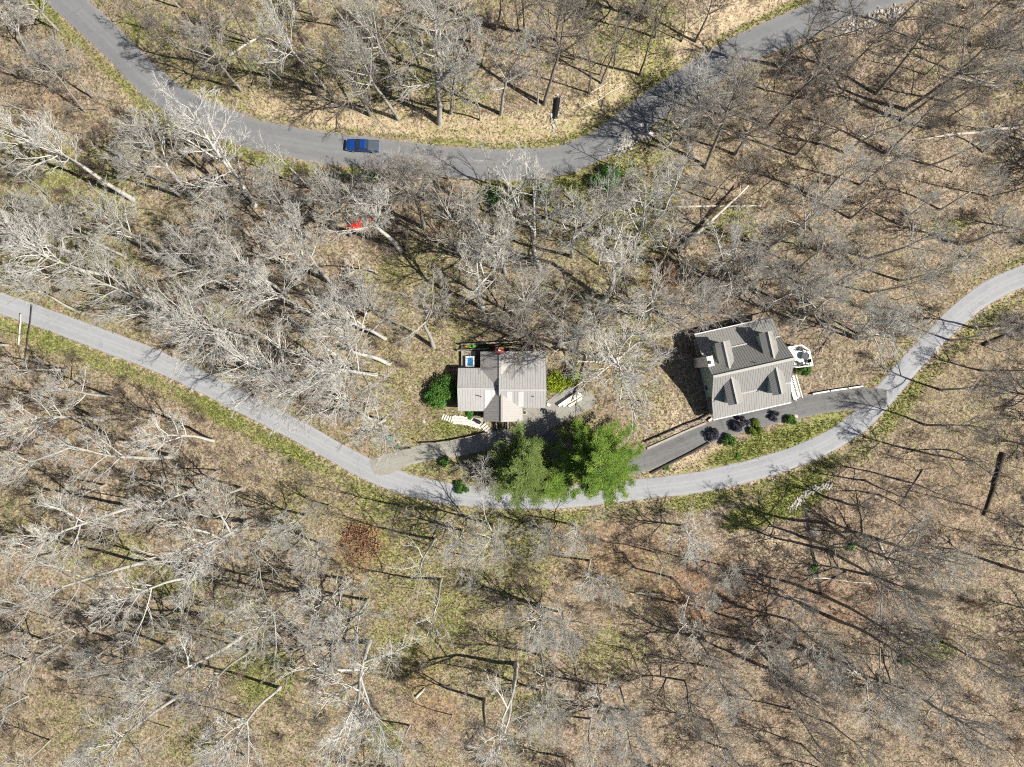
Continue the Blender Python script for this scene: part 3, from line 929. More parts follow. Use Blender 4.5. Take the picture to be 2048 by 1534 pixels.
rng = random.Random(11)
UPV = Vector((0, 0, 1))
def plant(t):
    B = GP(*t['b'])
    q = (t['t'][0] - CX, -(t['t'][1] - CY))
    q2 = q[0] ** 2 + q[1] ** 2
    d = (q[0] * B.x + q[1] * B.y) / max(q2, 1.0)
    z = HC - F_PX * d
    near = math.hypot(*q) < 260
    h = z - B.z
    lo, hi = {'thin': (8, 20), 'sparse': (9, 24), 'wide': (9, 24)}.get(t['kind'], (11, 26))
    if near: h = 0.5 * (max(lo, min(hi, h)) + 15)
    h = max(lo, min(hi, h))
    z = B.z + h
    T = Vector(((q[0]) * (HC - z) / F_PX, q[1] * (HC - z) / F_PX, z))
    ax = T - B
    off = Vector((ax.x, ax.y))
    if off.length > 0.34 * h:
        off = off * (0.34 * h / off.length)
    ax = Vector((off.x, off.y, h))
    keys = [k for k in PROTO if k.startswith(t['kind'])]
    key = rng.choice(keys)
    s = ax.length / 22.0
    rot = UPV.rotation_difference(ax.normalized()).to_matrix() @ Matrix.Rotation(rng.uniform(0, 6.283), 3, 'Z')
    w = t['w'] * rng.uniform(0.92, 1.12)
    wx = w * s * (1.0 if h > 14 else 1.12)
    o = bpy.data.objects.new('bare_tree', None)
    o.empty_display_size = 0.5
    COL.objects.link(o)
    o.matrix_world = Matrix.Translation(B) @ rot.to_4x4()
    o.scale = (wx, wx, s)
    tag(o, t['label'], 'tree', 'bare trees standing in the woods')
    c = TONES[t['tone']]
    k = rng.uniform(0.85, 1.15)
    for me, nm, kk in zip(PROTO[key], ('trunk', 'crown'), (0.92, 1.0)):
        ch = bpy.data.objects.new(nm, me)
        ch.color = (c[0] * k * kk, c[1] * k * kk, c[2] * k * kk, 1)
        ch.parent = o
        COL.objects.link(ch)
for t in TREES:
    plant(t)

# ------------------------------------------------------------------ stuff scattered with geometry nodes
def scatter(name, pts, scl, protos, label, cat, seed=0, tilt=0.15, color=(0.3, 0.28, 0.25, 1)):
    pc = bpy.data.collections.new(name + '_kinds')
    for i, (me, c) in enumerate(protos):
        if me.materials[0].name.startswith('bark'):
            me.materials[0] = bark_material('bark_%s_%d' % (name, i), tuple(c[:3]))
        po = bpy.data.objects.new(name + '_kind', me)
        pc.objects.link(po)
    me = bpy.data.meshes.new(name)
    me.from_pydata([tuple(p) for p in pts], [], [])
    rs = np.random.RandomState(seed)
    n = len(pts)
    a = me.attributes.new('rot', 'FLOAT_VECTOR', 'POINT')
    a.data.foreach_set('vector', np.stack([rs.randn(n) * tilt, rs.randn(n) * tilt, rs.rand(n) * 6.28], -1).astype(np.float32).ravel())
    a = me.attributes.new('scl', 'FLOAT', 'POINT')
    a.data.foreach_set('value', np.asarray(scl, np.float32))
    a = me.attributes.new('pick', 'INT', 'POINT')
    a.data.foreach_set('value', rs.randint(0, len(protos), n).astype(np.int32))
    o = bpy.data.objects.new(name, me)
    COL.objects.link(o)
    ng = bpy.data.node_groups.new(name, 'GeometryNodeTree')
    ng.interface.new_socket('Geometry', in_out='INPUT', socket_type='NodeSocketGeometry')
    ng.interface.new_socket('Geometry', in_out='OUTPUT', socket_type='NodeSocketGeometry')
    N = ng.nodes
    gi, go = N.new('NodeGroupInput'), N.new('NodeGroupOutput')
    ci = N.new('GeometryNodeCollectionInfo')
    ci.inputs['Collection'].default_value = pc
    ci.inputs['Separate Children'].default_value = True
    ci.inputs['Reset Children'].default_value = True
    ip = N.new('GeometryNodeInstanceOnPoints')
    ip.inputs['Pick Instance'].default_value = True
    def na(nm, ty):
        x = N.new('GeometryNodeInputNamedAttribute')
        x.data_type = ty
        x.inputs['Name'].default_value = nm
        return x.outputs['Attribute']
    l = ng.links.new
    l(gi.outputs[0], ip.inputs['Points'])
    l(ci.outputs[0], ip.inputs['Instance'])
    l(na('rot', 'FLOAT_VECTOR'), ip.inputs['Rotation'])
    l(na('scl', 'FLOAT'), ip.inputs['Scale'])
    l(na('pick', 'INT'), ip.inputs['Instance Index'])
    l(ip.outputs[0], go.inputs[0])
    md = o.modifiers.new('scatter', 'NODES')
    md.node_group = ng
    return tag(o, label, cat, kind='stuff')

def joined(pair, nm):
    me = bpy.data.meshes.new(nm)
    v, f = [], []
    for m in pair:
        b = len(v)
        v += [tuple(x.co) for x in m.vertices]
        f += [tuple(b + i for i in p.vertices) for p in m.polygons]
    me.from_pydata(v, [], f)
    me.materials.append(MATS['bark'])
    return me

def brush_mesh(nm, seed, n, hgt, spread):
    r = random.Random(seed)
    mb = MB()
    def tw(p, d, L, rad, lvl):
        m = 3
        pts = [p]
        dd = d
        for i in range(m):
            dd = (dd + perp(dd, r) * 0.35 * r.random() + Vector((0, 0, 0.06))).normalized()
            pts.append(pts[-1] + dd * (L / m))
        mb.tube(pts, [rad * (1 - 0.75 * i / m) for i in range(m + 1)], 3, False)
        if lvl < 2:
            for i in range(5):
                j = r.randint(1, m - 1)
                q = pts[j].lerp(pts[j + 1], r.random())
                tw(q, (dd + perp(dd, r) * r.uniform(0.5, 1.0)).normalized(), L * r.uniform(0.3, 0.55), rad * 0.6, lvl + 1)
    for i in range(n):
        a = r.uniform(0, 6.28)
        s = r.uniform(0.1, spread)
        tw(Vector((r.uniform(-.25, .25), r.uniform(-.25, .25), -0.1)), Vector((math.cos(a) * s, math.sin(a) * s, 1)).normalized(), hgt * r.uniform(0.6, 1.1), 0.028, 0)
    me = bpy.data.meshes.new(nm)
    me.from_pydata(mb.v, [], mb.f)
    me.materials.append(MATS['bark'])
    return me

rng = random.Random(21)
pts, scl = [], []
BR = [(0, 700, 620, 960, .5), (0, 60, 480, 380, .55), (520, 330, 1300, 480, .45), (1300, 180, 1700, 420, .5), (1000, 1000, 1700, 1300, .45), (1500, 0, 2048, 420, .4),
      (560, 60, 900, 200, .25), (880, 560, 1400, 740, .4), (1350, 420, 2000, 640, .4), (600, 1300, 1000, 1534, .3), (1500, 1150, 2048, 1534, .45)]
while len(pts) < 900:
    px, py = rng.uniform(-60, 2108), rng.uniform(-60, 1594)
    d = max([b[4] for b in BR if b[0] < px < b[2] and b[1] < py < b[3]] + [0.16])
    if rng.random() > d: continue
    if not clear_of(px, py): continue
    p = GP(px, py)
    pts.append(p)
    scl.append(rng.uniform(0.55, 1.25))
brushes = [brush_mesh('brush%d' % i, 50 + i, 9 + 2 * i, 2.6, 0.7) for i in range(4)]
cols = [(0.23, 0.165, 0.135, 1), (0.27, 0.215, 0.175, 1), (0.205, 0.15, 0.125, 1), (0.30, 0.26, 0.215, 1)]
scatter('underbrush', pts, scl, list(zip(brushes, cols)), 'leafless brown twiggy underbrush among the trees', 'brush', 3)

# saplings too many to tell apart
pts, scl = [], []
while len(pts) < 420:
    px, py = rng.uniform(-60, 2108), rng.uniform(-60, 1594)
    if not clear_of(px, py): continue
    pts.append(GP(px, py))
    scl.append(rng.uniform(0.22, 0.46))
sap = [(joined(PROTO[k], 'sapling_' + k), c) for k, c in (('thin0', (0.30, 0.27, 0.24, 1)), ('thin1', (0.24, 0.20, 0.17, 1)), ('thin2', (0.38, 0.36, 0.33, 1)))]
scatter('saplings', pts, scl, sap, 'thin bare saplings filling the gaps in the woods', 'saplings', 4, 0.12)

# the same wood going on outside the picture
pts, scl = [], []
while len(pts) < 330:
    x, y = rng.uniform(-146, 146), rng.uniform(-114, 114)
    px, py = CX + x * F_PX / HC, CY - y * F_PX / HC
    if -25 < px < 2073 and -25 < py < 1559: continue
    if abs(float(signed_dist(np.array(x), np.array(y), up_c))) < 5 or abs(float(signed_dist(np.array(x), np.array(y), ln_c))) < 4: continue
    pts.append(Vector((x, y, zg(x, y))))
    scl.append(rng.uniform(0.55, 0.95))
wd = [(joined(PROTO[k], 'wood_' + k), c) for k, c in (('tall1', (0.33, 0.31, 0.28, 1)), ('tall2', (0.26, 0.23, 0.20, 1)), ('wide0', (0.38, 0.36, 0.33, 1)), ('fork1', (0.30, 0.28, 0.25, 1)))]
scatter('woodland', pts, scl, wd, 'bare woodland continuing past the edges of the picture', 'woodland', 6, 0.06)

# ------------------------------------------------------------------ grass and leaf litter
rs = np.random.RandomState(8)
def scatter_points(n, weight, seed):
    r_ = np.random.RandomState(seed)
    out = []
    tot = 0
    while tot < n:
        x, y = r_.uniform(-104, 104, n * 2), r_.uniform(-80, 80, n * 2)
        w = sample(weight, x, y)
        k = r_.rand(n * 2) < w
        out.append(np.stack([x[k], y[k]], -1))
        tot += k.sum()
    return np.concatenate(out)[:n]
off_road = ((np.abs(D_UP) > 2.75) & (np.abs(D_LN) > 2.1)).astype(float)
pad = np.ones_like(GZ)
for poly in ([(912, 690), (1096, 690), (1096, 845), (1045, 846), (965, 846), (912, 826)], [(1390, 640), (1560, 620), (1630, 690), (1610, 800), (1440, 840)],
             [(1040, 805), (1190, 770), (1190, 830), (1030, 885), (940, 905), (780, 950), (740, 930), (960, 870)],
             [(1290, 900), (1430, 840), (1780, 775), (1780, 815), (1440, 885), (1290, 945), (1100, 950), (1060, 880)]):
    pp = [unproj(px, py, 0) for px, py in poly]
    bx0, bx1 = min(p[0] for p in pp), max(p[0] for p in pp)
    by0, by1 = min(p[1] for p in pp), max(p[1] for p in pp)
    for iy in range(int((by0 - Y0) / STEP), int((by1 - Y0) / STEP) + 2):
        for ix in range(int((bx0 - X0) / STEP), int((bx1 - X0) / STEP) + 2):
            if in_poly(gx[ix], gy[iy], pp): pad[iy, ix] = 0
gw = np.clip((grass - 0.26) * 1.3, 0, 1) * off_road * pad
NG = 52000
P = scatter_points(NG, gw, 1)
z = sample(GZ, P[:, 0], P[:, 1])
V = np.zeros((NG, 9, 3), np.float32)
tone = np.zeros((NG, 9), np.float32)
tn = np.clip(rs.rand(NG) * 0.8 + 0.2 * value_noise(P[:, 0], P[:, 1], 3.0, 4), 0, 1)
for b in range(3):
    a = rs.rand(NG) * 6.28
    h = rs.uniform(0.10, 0.30, NG)
    w = rs.uniform(0.05, 0.11, NG)
    ln_ = rs.uniform(0.05, 0.25, NG)
    ca, sa = np.cos(a), np.sin(a)
    V[:, b * 3 + 0] = np.stack([P[:, 0] - sa * w, P[:, 1] + ca * w, z - 0.02], -1)
    V[:, b * 3 + 1] = np.stack([P[:, 0] + sa * w, P[:, 1] - ca * w, z - 0.02], -1)
    V[:, b * 3 + 2] = np.stack([P[:, 0] + ca * ln_, P[:, 1] + sa * ln_, z + h], -1)
    tone[:, b * 3:b * 3 + 3] = tn[:, None]
me = np_mesh('grass', V.reshape(-1, 3), np.arange(NG * 9).reshape(-1, 3), 'grass', tone.ravel())
o = bpy.data.objects.new('grass', me)
COL.objects.link(o)
tag(o, 'short green grass tufts along verges and lawns', 'grass', kind='stuff')

NL = 150000
lw = off_road * pad * np.clip(0.85 - grass * 0.7, 0.1, 1)
P = scatter_points(NL, lw, 2)
z = sample(GZ, P[:, 0], P[:, 1]) + rs.uniform(0.02, 0.07, NL)
a = rs.rand(NL) * 6.28
L_, W_ = rs.uniform(0.07, 0.15, NL), rs.uniform(0.05, 0.10, NL)
ca, sa = np.cos(a), np.sin(a)
tx, ty = rs.randn(NL) * 0.25, rs.randn(NL) * 0.25
V = np.zeros((NL, 4, 3), np.float32)
for k, (u, v) in enumerate(((-1, 0), (0, -1), (1, 0), (0, 1))):
    V[:, k, 0] = P[:, 0] + ca * u * L_ - sa * v * W_
    V[:, k, 1] = P[:, 1] + sa * u * L_ + ca * v * W_
    V[:, k, 2] = z + tx * u * L_ + ty * v * W_
tone = np.repeat(np.clip(rs.rand(NL) * 0.9 + 0.05 - 0.35 * sample(red, P[:, 0], P[:, 1]), 0, 1), 4)
me = np_mesh('leaf_litter', V.reshape(-1, 3), np.arange(NL * 4).reshape(-1, 4), 'litter', tone, 4)
o = bpy.data.objects.new('leaf_litter', me)
COL.objects.link(o)
tag(o, 'fallen tan and brown leaves covering the woodland floor', 'leaves', kind='stuff')

# ------------------------------------------------------------------ leafy things
def leaf_cloud(centres, n, size, seed, flat=0.3, aspect=0.5, hang=0.0, tone_by=None):
    """n small leaf faces spread through ellipsoid clumps: list of (x, y, z, rx, ry, rz)"""
    r_ = np.random.RandomState(seed)
    C = np.array(centres, float)
    wts = C[:, 3] * C[:, 4] * C[:, 5]
    k = r_.choice(len(C), n, p=wts / wts.sum())
    d = r_.randn(n, 3)
    d /= np.linalg.norm(d, axis=1)[:, None]
    rad = r_.rand(n) ** 0.45
    pos = C[k, :3] + d * rad[:, None] * C[k, 3:]
    nrm = d * 0.7 + r_.randn(n, 3) * 0.6 + np.array([0, 0, flat])
    nrm /= np.linalg.norm(nrm, axis=1)[:, None]
    t = np.cross(nrm, r_.randn(n, 3))
    t /= np.linalg.norm(t, axis=1)[:, None]
    b = np.cross(nrm, t)
    s = size * r_.uniform(0.6, 1.3, n)[:, None]
    t[:, 2] -= hang
    V = np.stack([pos - t * s, pos - b * s * aspect, pos + t * s, pos + b * s * aspect], 1)
    tone = np.clip(0.15 + 0.55 * r_.rand(n) + 0.3 * r_.rand(len(C))[k], 0, 1)
    return V.reshape(-1, 3), np.arange(n * 4).reshape(-1, 4), np.repeat(tone, 4)

def shrub(name, px, py, r, h, n, size, mat, label, cat='shrub', seed=1, clumps=9, aspect=0.5, stems=5, group=None, sq=1.0):
    b = GP(px, py)
    e = empty(name, b, 0, label, cat, group)
    rr = random.Random(seed)
    cs = []
    for i in range(clumps):
        a, q = rr.uniform(0, 6.28), r * 0.72 * math.sqrt(rr.random())
        cr = r * rr.uniform(0.28, 0.48)
        cs.append((q * math.cos(a) * sq, q * math.sin(a), h * rr.uniform(0.35, 0.8) * (1 - 0.35 * q / r), cr, cr, min(cr, h * 0.4) * rr.uniform(0.7, 1.0)))
    V, Fc, T = leaf_cloud(cs, n, size, seed, aspect=aspect)
    me = np_mesh('foliage', V, Fc, mat, T, 4)
    o = bpy.data.objects.new('foliage', me)
    o.parent = e
    COL.objects.link(o)
    mb = MB()
    for c in cs[:stems]:
        mb.tube([(0, 0, -0.2), (c[0] * 0.4, c[1] * 0.4, c[2] * 0.55), (c[0], c[1], c[2])], [0.05, 0.035, 0.015], 5)
    s = mb.build('stem', 'brown_log', e)
    return e

shrub('leafy_shrub', 884, 783, 3.0, 3.2, 6500, 0.16, 'leaf_green', 'large dark green evergreen shrub against the left end of the cabin', seed=3, clumps=16)
shrub('leafy_shrub', 872, 800, 1.9, 2.4, 3000, 0.15, 'leaf_bright', 'smaller bright green shrub below the big one left of the cabin', seed=4)
shrub('leafy_shrub', 1118, 762, 2.5, 2.2, 5200, 0.15, 'leaf_lime', 'yellow green shrub spreading from the right wall of the cabin', seed=5, clumps=14, sq=1.15)
shrub('leafy_shrub', 1152, 742, 1.9, 1.8, 2500, 0.14, 'leaf_lime', 'smaller yellow green shrub at the upper right of the cabin', seed=6)
shrub('leafy_shrub', 1424, 872, 1.5, 1.9, 3200, 0.12, 'leaf_purple', 'dark purple leaved round shrub at the lower left of the driveway planting', seed=7)
shrub('leafy_shrub', 1480, 850, 1.6, 2.0, 3200, 0.12, 'leaf_purple', 'dark purple leaved round shrub between green and yellow green shrubs', seed=8)
shrub('leafy_shrub', 1456, 881, 1.35, 1.7, 2600, 0.12, 'leaf_green', 'mid green shrub between the two purple driveway shrubs', seed=9)
shrub('leafy_shrub', 1509, 857, 1.55, 1.6, 3000, 0.12, 'leaf_olive', 'olive green round shrub right of the purple pair', seed=10)
shrub('leafy_shrub', 1580, 841, 1.3, 1.4, 1900, 0.12, 'leaf_green', 'low green shrub near the right end of the driveway planting', seed=12)
shrub('leafy_shrub', 1545, 832, 1.0, 1.3, 1300, 0.11, 'leaf_purple', 'small dark twiggy purple shrub under the grey eave', seed=13)
shrub('leafy_shrub', 1604, 741, 1.5, 1.4, 1900, 0.14, 'leaf_green', 'dark green shrub below the white octagonal deck', seed=14)
shrub('leafy_shrub', 1475, 912, 0.55, 0.4, 500, 0.10, 'leaf_bright', 'small bright green clump on the grassy driveway bank', seed=15)
shrub('leafy_shrub', 1332, 934, 0.7, 0.5, 600, 0.10, 'leaf_bright', 'small bright green clump at the lower edge of the dark driveway', seed=16)
shrub('leafy_shrub', 1210, 361, 2.5, 3.0, 5200, 0.17, 'leaf_bright', 'bright green bush beside the upper road', seed=17, clumps=13, sq=1.1)
shrub('leafy_shrub', 1085, 392, 1.9, 2.0, 3000, 0.15, 'leaf_green', 'green bush behind the bare trees below the upper road', seed=18)
shrub('leafy_shrub', 1000, 398, 2.3, 2.2, 3600, 0.15, 'leaf_green', 'wide dark green bush left of its neighbour below the upper road', seed=19)
shrub('leafy_shrub', 925, 972, 1.4, 1.5, 2000, 0.13, 'leaf_green', 'dark green shrub at the lane edge left of the evergreens', seed=20)
shrub('leafy_shrub', 887, 922, 1.1, 1.3, 1500, 0.13, 'leaf_green', 'dark green shrub on the island between driveway and lane', seed=21)
shrub('leafy_shrub', 939, 828, 0.9, 0.8, 800, 0.12, 'leaf_bright', 'small bright green plant under the front eave of the cabin', seed=22)
shrub('rust_leaf_shrub', 722, 1082, 4.0, 0.9, 2600, 0.15, 'dry_leaf', 'rust brown shrub still holding dry leaves below the lane', seed=23, clumps=18)
shrub('rust_leaf_shrub', 1325, 552, 3.0, 1.4, 1500, 0.14, 'dry_leaf', 'rust brown dry leaved shrub in the woods between the houses', seed=24, clumps=12)
shrub('leafy_shrub', 1808, 1322, 1.0, 0.8, 900, 0.14, 'leaf_bright', 'small bright green plant low in the lower right woods', seed=25)
shrub('leafy_shrub', 1700, 1092, 0.9, 0.6, 600, 0.14, 'leaf_bright', 'bright green clump in brown leaves right of the creek', seed=26)
shrub('leafy_shrub', 1625, 1136, 0.9, 0.6, 600, 0.14, 'leaf_bright', 'bright green clump at the lower end of the creek', seed=27)
shrub('leafy_shrub', 795, 893, 0.55, 0.35, 450, 0.10, 'leaf_bright', 'tiny bright green tuft beside the utility box', seed=28)

def evergreen(px, py, r, h, mat, label, seed, tiers, sprays, lean=(0, 0)):
    """conifer with whorled limbs carrying flat sprays of needles"""
    b = GP(px, py)
    e = empty('evergreen_tree', b, 0, label, 'tree', 'evergreen trees between driveway and lane')
    rr = random.Random(seed)
    tr, lm = MB(), MB()
    top = Vector((lean[0], lean[1], h))
    tr.tube([(0, 0, -0.4), top * 0.35, top * 0.7, top], [0.34, 0.26, 0.15, 0.03], 8)
    tr.build('trunk', 'brown_log', e)
    C = []
    for i in range(tiers):
        t = 0.18 + 0.8 * (i + 0.5) / tiers
        p = top * t
        reach = r * (1.05 - 0.86 * t ** 1.25)
        n = rr.randint(6, 8)
        a0 = rr.uniform(0, 6.28)
        for k in range(n):
            a = a0 + k * 2 * PI / n + rr.uniform(-0.3, 0.3)
            L = reach * rr.uniform(0.62, 1.12)
            rise = rr.uniform(0.05, 0.35) * L * (0.4 + t)
            end = p + Vector((math.cos(a) * L, math.sin(a) * L, rise))
            mid = p.lerp(end, 0.5) + Vector((0, 0, 0.08 * L))
            lm.tube([p, mid, end], [0.05, 0.035, 0.012], 4, False)
            m = max(3, int(L * 1.5))
            for j in range(m):
                u = 0.25 + 0.75 * (j + rr.random()) / m
                q = p.lerp(mid, u * 2) if u < 0.5 else mid.lerp(end, u * 2 - 1)
                sp = (0.30 + 0.42 * (1 - abs(u - 0.65))) * rr.uniform(0.8, 1.3)
                sd_ = rr.choice((-1, 1)) * rr.uniform(0, 0.6)
                q = q + Vector((-math.sin(a) * sd_, math.cos(a) * sd_, 0))
                C.append((q.x, q.y, q.z, sp, sp, 0.20, a))
    lm.build('limbs', 'brown_log', e)
    C = np.array(C)
    r_ = np.random.RandomState(seed)
    n = sprays
    k = r_.randint(0, len(C), n)
    d = r_.randn(n, 3) * 0.5
    pos = C[k, :3] + d * C[k, 3:6]
    az = C[k, 6] + r_.randn(n) * 0.75
    el = r_.uniform(-0.15, 0.55, n)
    t = np.stack([np.cos(az) * np.cos(el), np.sin(az) * np.cos(el), np.sin(el)], -1)
    s = np.cross(t, np.array([0, 0, 1.0]) + r_.randn(n, 3) * 0.35)
    s /= np.linalg.norm(s, axis=1)[:, None]
    ln2 = r_.uniform(0.16, 0.34, n)[:, None]
    wd2 = r_.uniform(0.030, 0.055, n)[:, None]
    V = np.stack([pos - t * ln2 * 0.4, pos + t * ln2 * 0.1 - s * wd2, pos + t * ln2, pos + t * ln2 * 0.1 + s * wd2], 1)
    ct = r_.rand(len(C))
    tone = np.clip(0.1 + 0.45 * r_.rand(n) + 0.45 * ct[k], 0, 1)
    me = np_mesh('crown', V.reshape(-1, 3), np.arange(n * 4).reshape(-1, 4), mat, np.repeat(tone, 4), 4)
    o = bpy.data.objects.new('crown', me)
    o.parent = e
    COL.objects.link(o)

evergreen(1185, 915, 8.6, 15.0, 'needles', 'large bright green evergreen tree with deep shadowed gaps beside the lane', 31, 13, 62000)
evergreen(1045, 932, 7.6, 12.0, 'needles_grey', 'duller olive green evergreen tree left of the bright one', 32, 11, 42000)
evergreen(1003, 940, 3.6, 7.5, 'needles_grey', 'small olive evergreen at the left edge of the evergreen clump', 33, 8, 14000)
evergreen(1100, 958, 4.2, 8.5, 'needles', 'mid sized evergreen filling the gap above the lane between the two larger ones', 34, 8, 16000)

# ------------------------------------------------------------------ logs
def log(name, x0, y0, x1, y1, r0, r1, mat, label, root=False, branches=0, lift=0.0, seed=1, seg=7):
    a, b = GP(x0, y0), GP(x1, y1)
    rr = random.Random(seed)
    e = empty(name, a, 0, label, 'log')
    mb = MB()
    pts, rad = [], []
    for i in range(seg + 1):
        t = i / seg
        p = a.lerp(b, t)
        wob = 0.10 * (b - a).length / 10
        p = Vector((p.x + rr.uniform(-wob, wob), p.y + rr.uniform(-wob, wob), 0))
        rr_ = r0 + (r1 - r0) * t
        p.z = zg(p.x, p.y) + rr_ * 0.8 + lift * t
        pts.append(p - a)
        rad.append(rr_ * rr.uniform(0.93, 1.07))
    mb.tube(pts, rad, 8)
    mb.build('stem', mat, e, True)
    for k in range(branches):
        j = rr.randint(seg // 2, seg - 1)
        p = pts[j]
        d = (pts[j + 1] - pts[j]).normalized()
        s = Vector((-d.y, d.x, 0)) * rr.choice((-1, 1))
        L = rr.uniform(1.2, 3.2)
        q = p + (d * 0.8 + s * 0.7 + Vector((0, 0, 0.22))) * L * 0.6
        MB().tube([p, p.lerp(q, 0.5) + Vector((0, 0, 0.1)), q], [rad[j] * 0.55, rad[j] * 0.4, 0.02], 5).build('branch', mat, e)
    if root:
        m2 = MB()
        for k in range(9):
            th = k * 0.7 + rr.uniform(-.2, .2)
            d = (pts[0] - pts[1]).normalized()
            s = Vector((-d.y, d.x, 0))
            q = pts[0] + d * 0.5 + (s * math.cos(th) + Vector((0, 0, 1)) * math.sin(th)) * rr.uniform(0.6, 1.15)
            m2.tube([pts[0] - d * 0.1, pts[0] + d * 0.35, q], [r0 * 0.9, r0 * 0.5, 0.04], 5)
        m2.build('root_plate', 'soil', e)
    return e
log('fallen_trunk', 1355, 503, 1490, 378, 0.42, 0.13, 'pale_log', 'leaning fallen trunk with a torn root plate above the houses', True, 3, 2.2, 2)
log('fallen_trunk', 1347, 414, 1522, 413, 0.22, 0.13, 'pale_log', 'straight pale fallen log crossing under the leaning trunk', False, 0, 0, 3)
log('fallen_trunk', 1827, 279, 2052, 253, 0.16, 0.26, 'pale_log', 'long pale fallen log at the right edge of the upper woods', False, 3, 0.4, 4)
log('fallen_trunk', 1875, 148, 1990, 178, 0.14, 0.24, 'pale_log', 'pale fallen log near the top right, upper of two', False, 3, 0.4, 5)
log('fallen_trunk', 1880, 132, 1985, 170, 0.10, 0.18, 'pale_log', 'thin pale fallen log lying against its thicker neighbour near top right', False, 1, 0.3, 6)
log('fallen_trunk', 460, 112, 520, 76, 0.24, 0.16, 'pale_log', 'pale broken log below the clump of trunks above the upper road', False, 0, 0.3, 7)
log('fallen_trunk', 30, 535, 118, 552, 0.12, 0.20, 'brown_log', 'slim brown log near the left edge above the lane', False, 0, 0, 8)
log('fallen_trunk', 75, 1119, 238, 1206, 0.30, 0.16, 'brown_log', 'brown mossy log lying in the lower left woods', False, 0, 0, 9)
log('fallen_trunk', 2006, 905, 1966, 1030, 0.36, 0.20, 'dark_log', 'thick shadow darkened log in the right woods', False, 2, 0, 10)  # dark colour stands for the shadow over this log
log('fallen_trunk', 1270, 1185, 1320, 1189, 0.18, 0.14, 'pale_log', 'short pale log in red brown leaves below the lane', False, 1, 0, 11)
log('fallen_trunk', 1612, 1152, 1742, 1167, 0.15, 0.10, 'pale_log', 'thin pale log reaching right from the creek', False, 0, 0, 12)
log('fallen_trunk', 1758, 1086, 1780, 1128, 0.20, 0.14, 'pale_log', 'stubby pale log under the crowns right of the creek', False, 0, 0, 13)
log('fallen_trunk', 832, 1394, 850, 1376, 0.26, 0.18, 'pale_log', 'short pale cut log low in the bottom centre woods', False, 0, 0, 14)
log('fallen_trunk', 1148, 226, 1250, 168, 0.12, 0.07, 'pale_log', 'thin bleached log on the bank right of the drain pipe', False, 2, 0, 15)
log('fallen_trunk', 1180, 186, 1215, 166, 0.11, 0.07, 'pale_log', 'short bleached stick log above the longer one on the bank', False, 0, 0, 16)
log('fallen_trunk', 38, 690, 50, 629, 0.16, 0.12, 'pale_log', 'white barked log lying across the grassy lane edge at far left', False, 0, 0.9, 17)
log('fallen_trunk', 50, 724, 75, 612, 0.11, 0.07, 'dark_log', 'thin dark pole lying beside the white log at far left', False, 0, 1.4, 18)
log('fallen_trunk', 1965, 690, 2048, 655, 0.32, 0.26, 'dark_log', 'thick dark log below the lane at the right edge', False, 0, 0, 19)
log('fallen_trunk', 1845, 940, 1800, 1010, 0.16, 0.10, 'brown_log', 'brown log among the right hand woods below the lane bend', False, 2, 0, 20)
log('fallen_trunk', 505, 915, 560, 900, 0.12, 0.08, 'brown_log', 'thin brown log in the brush below the lane', False, 1, 0, 21)

# ------------------------------------------------------------------ rocks, creek, drain pipe
def rock_mesh(seed):
    import bmesh
    bm = bmesh.new()
    bmesh.ops.create_icosphere(bm, subdivisions=2, radius=1.0)
    r = random.Random(seed)
    pl = [(Vector((r.uniform(-1, 1), r.uniform(-1, 1), r.uniform(-1, 1))).normalized(), r.uniform(0.6, 0.9)) for _ in range(9)]
    for v in bm.verts:
        for n, d in pl:
            k = v.co.dot(n) - d
            if k > 0: v.co -= n * k
        v.co *= r.uniform(0.95, 1.05)
        v.co.z *= 0.7
    me = bpy.data.meshes.new('rock')
    bm.to_mesh(me)
    bm.free()
    return me
ROCKS = []
for i in range(5):
    me = rock_mesh(i)
    me.materials.append(MATS['rock' if i % 2 else 'rock_pale'])
    ROCKS.append(me)
def rock(px, py, s, label, i, group=None):
    o = bpy.data.objects.new('boulder', ROCKS[i % 5])
    COL.objects.link(o)
    p = GP(px, py)
    o.location = (p.x, p.y, p.z + 0.12 * s)
    rr = random.Random(i)
    o.scale = (s * rr.uniform(0.8, 1.2), s * rr.uniform(0.8, 1.2), s * rr.uniform(0.7, 1))
    o.rotation_euler = (0, 0, rr.uniform(0, 6))
    tag(o, label, 'boulder', group)
rock(1297, 271, 0.75, 'pale boulder in the grass at the upper road edge', 0)
rock(1590, 832, 0.45, 'small pale boulder below the right end of the driveway planting', 2)
rock(1641, 753, 0.32, 'small white stone on the lawn right of the grey house', 4)
rock(847, 843, 0.38, 'round pale stone in the grass left of the cabin path', 6)
rock(1629, 1066, 0.85, 'long pale boulder standing in the creek', 8)
rock(1104, 232, 0.55, 'white boulder at the left foot of the drain pipe', 10)
rr = random.Random(4)
def rock_strip(name, line, n, width, smin, smax, label, lift=0.05):
    pts, sc = [], []
    c = px_line(line, 0.5)
    for i in range(n):
        p = c[rr.randrange(len(c))]
        x, y = p[0] + rr.gauss(0, width), p[1] + rr.gauss(0, width)
        pts.append(Vector((x, y, zg(x, y) + lift)))
        sc.append(rr.uniform(smin, smax))
    return scatter(name, pts, sc, [(m, (1, 1, 1, 1)) for m in ROCKS], label, 'rocks', 9, 0.4)
rock_strip('riprap', [(1234, 304), (1254, 290), (1276, 274), (1290, 262)], 150, 0.45, 0.10, 0.30, 'pale loose rock piled along the edge of the upper road')
rock_strip('gravel_shoulder', [(600, 352), (680, 353)], 70, 0.5, 0.10, 0.26, 'scattered pale stones below the upper road near the pickup')
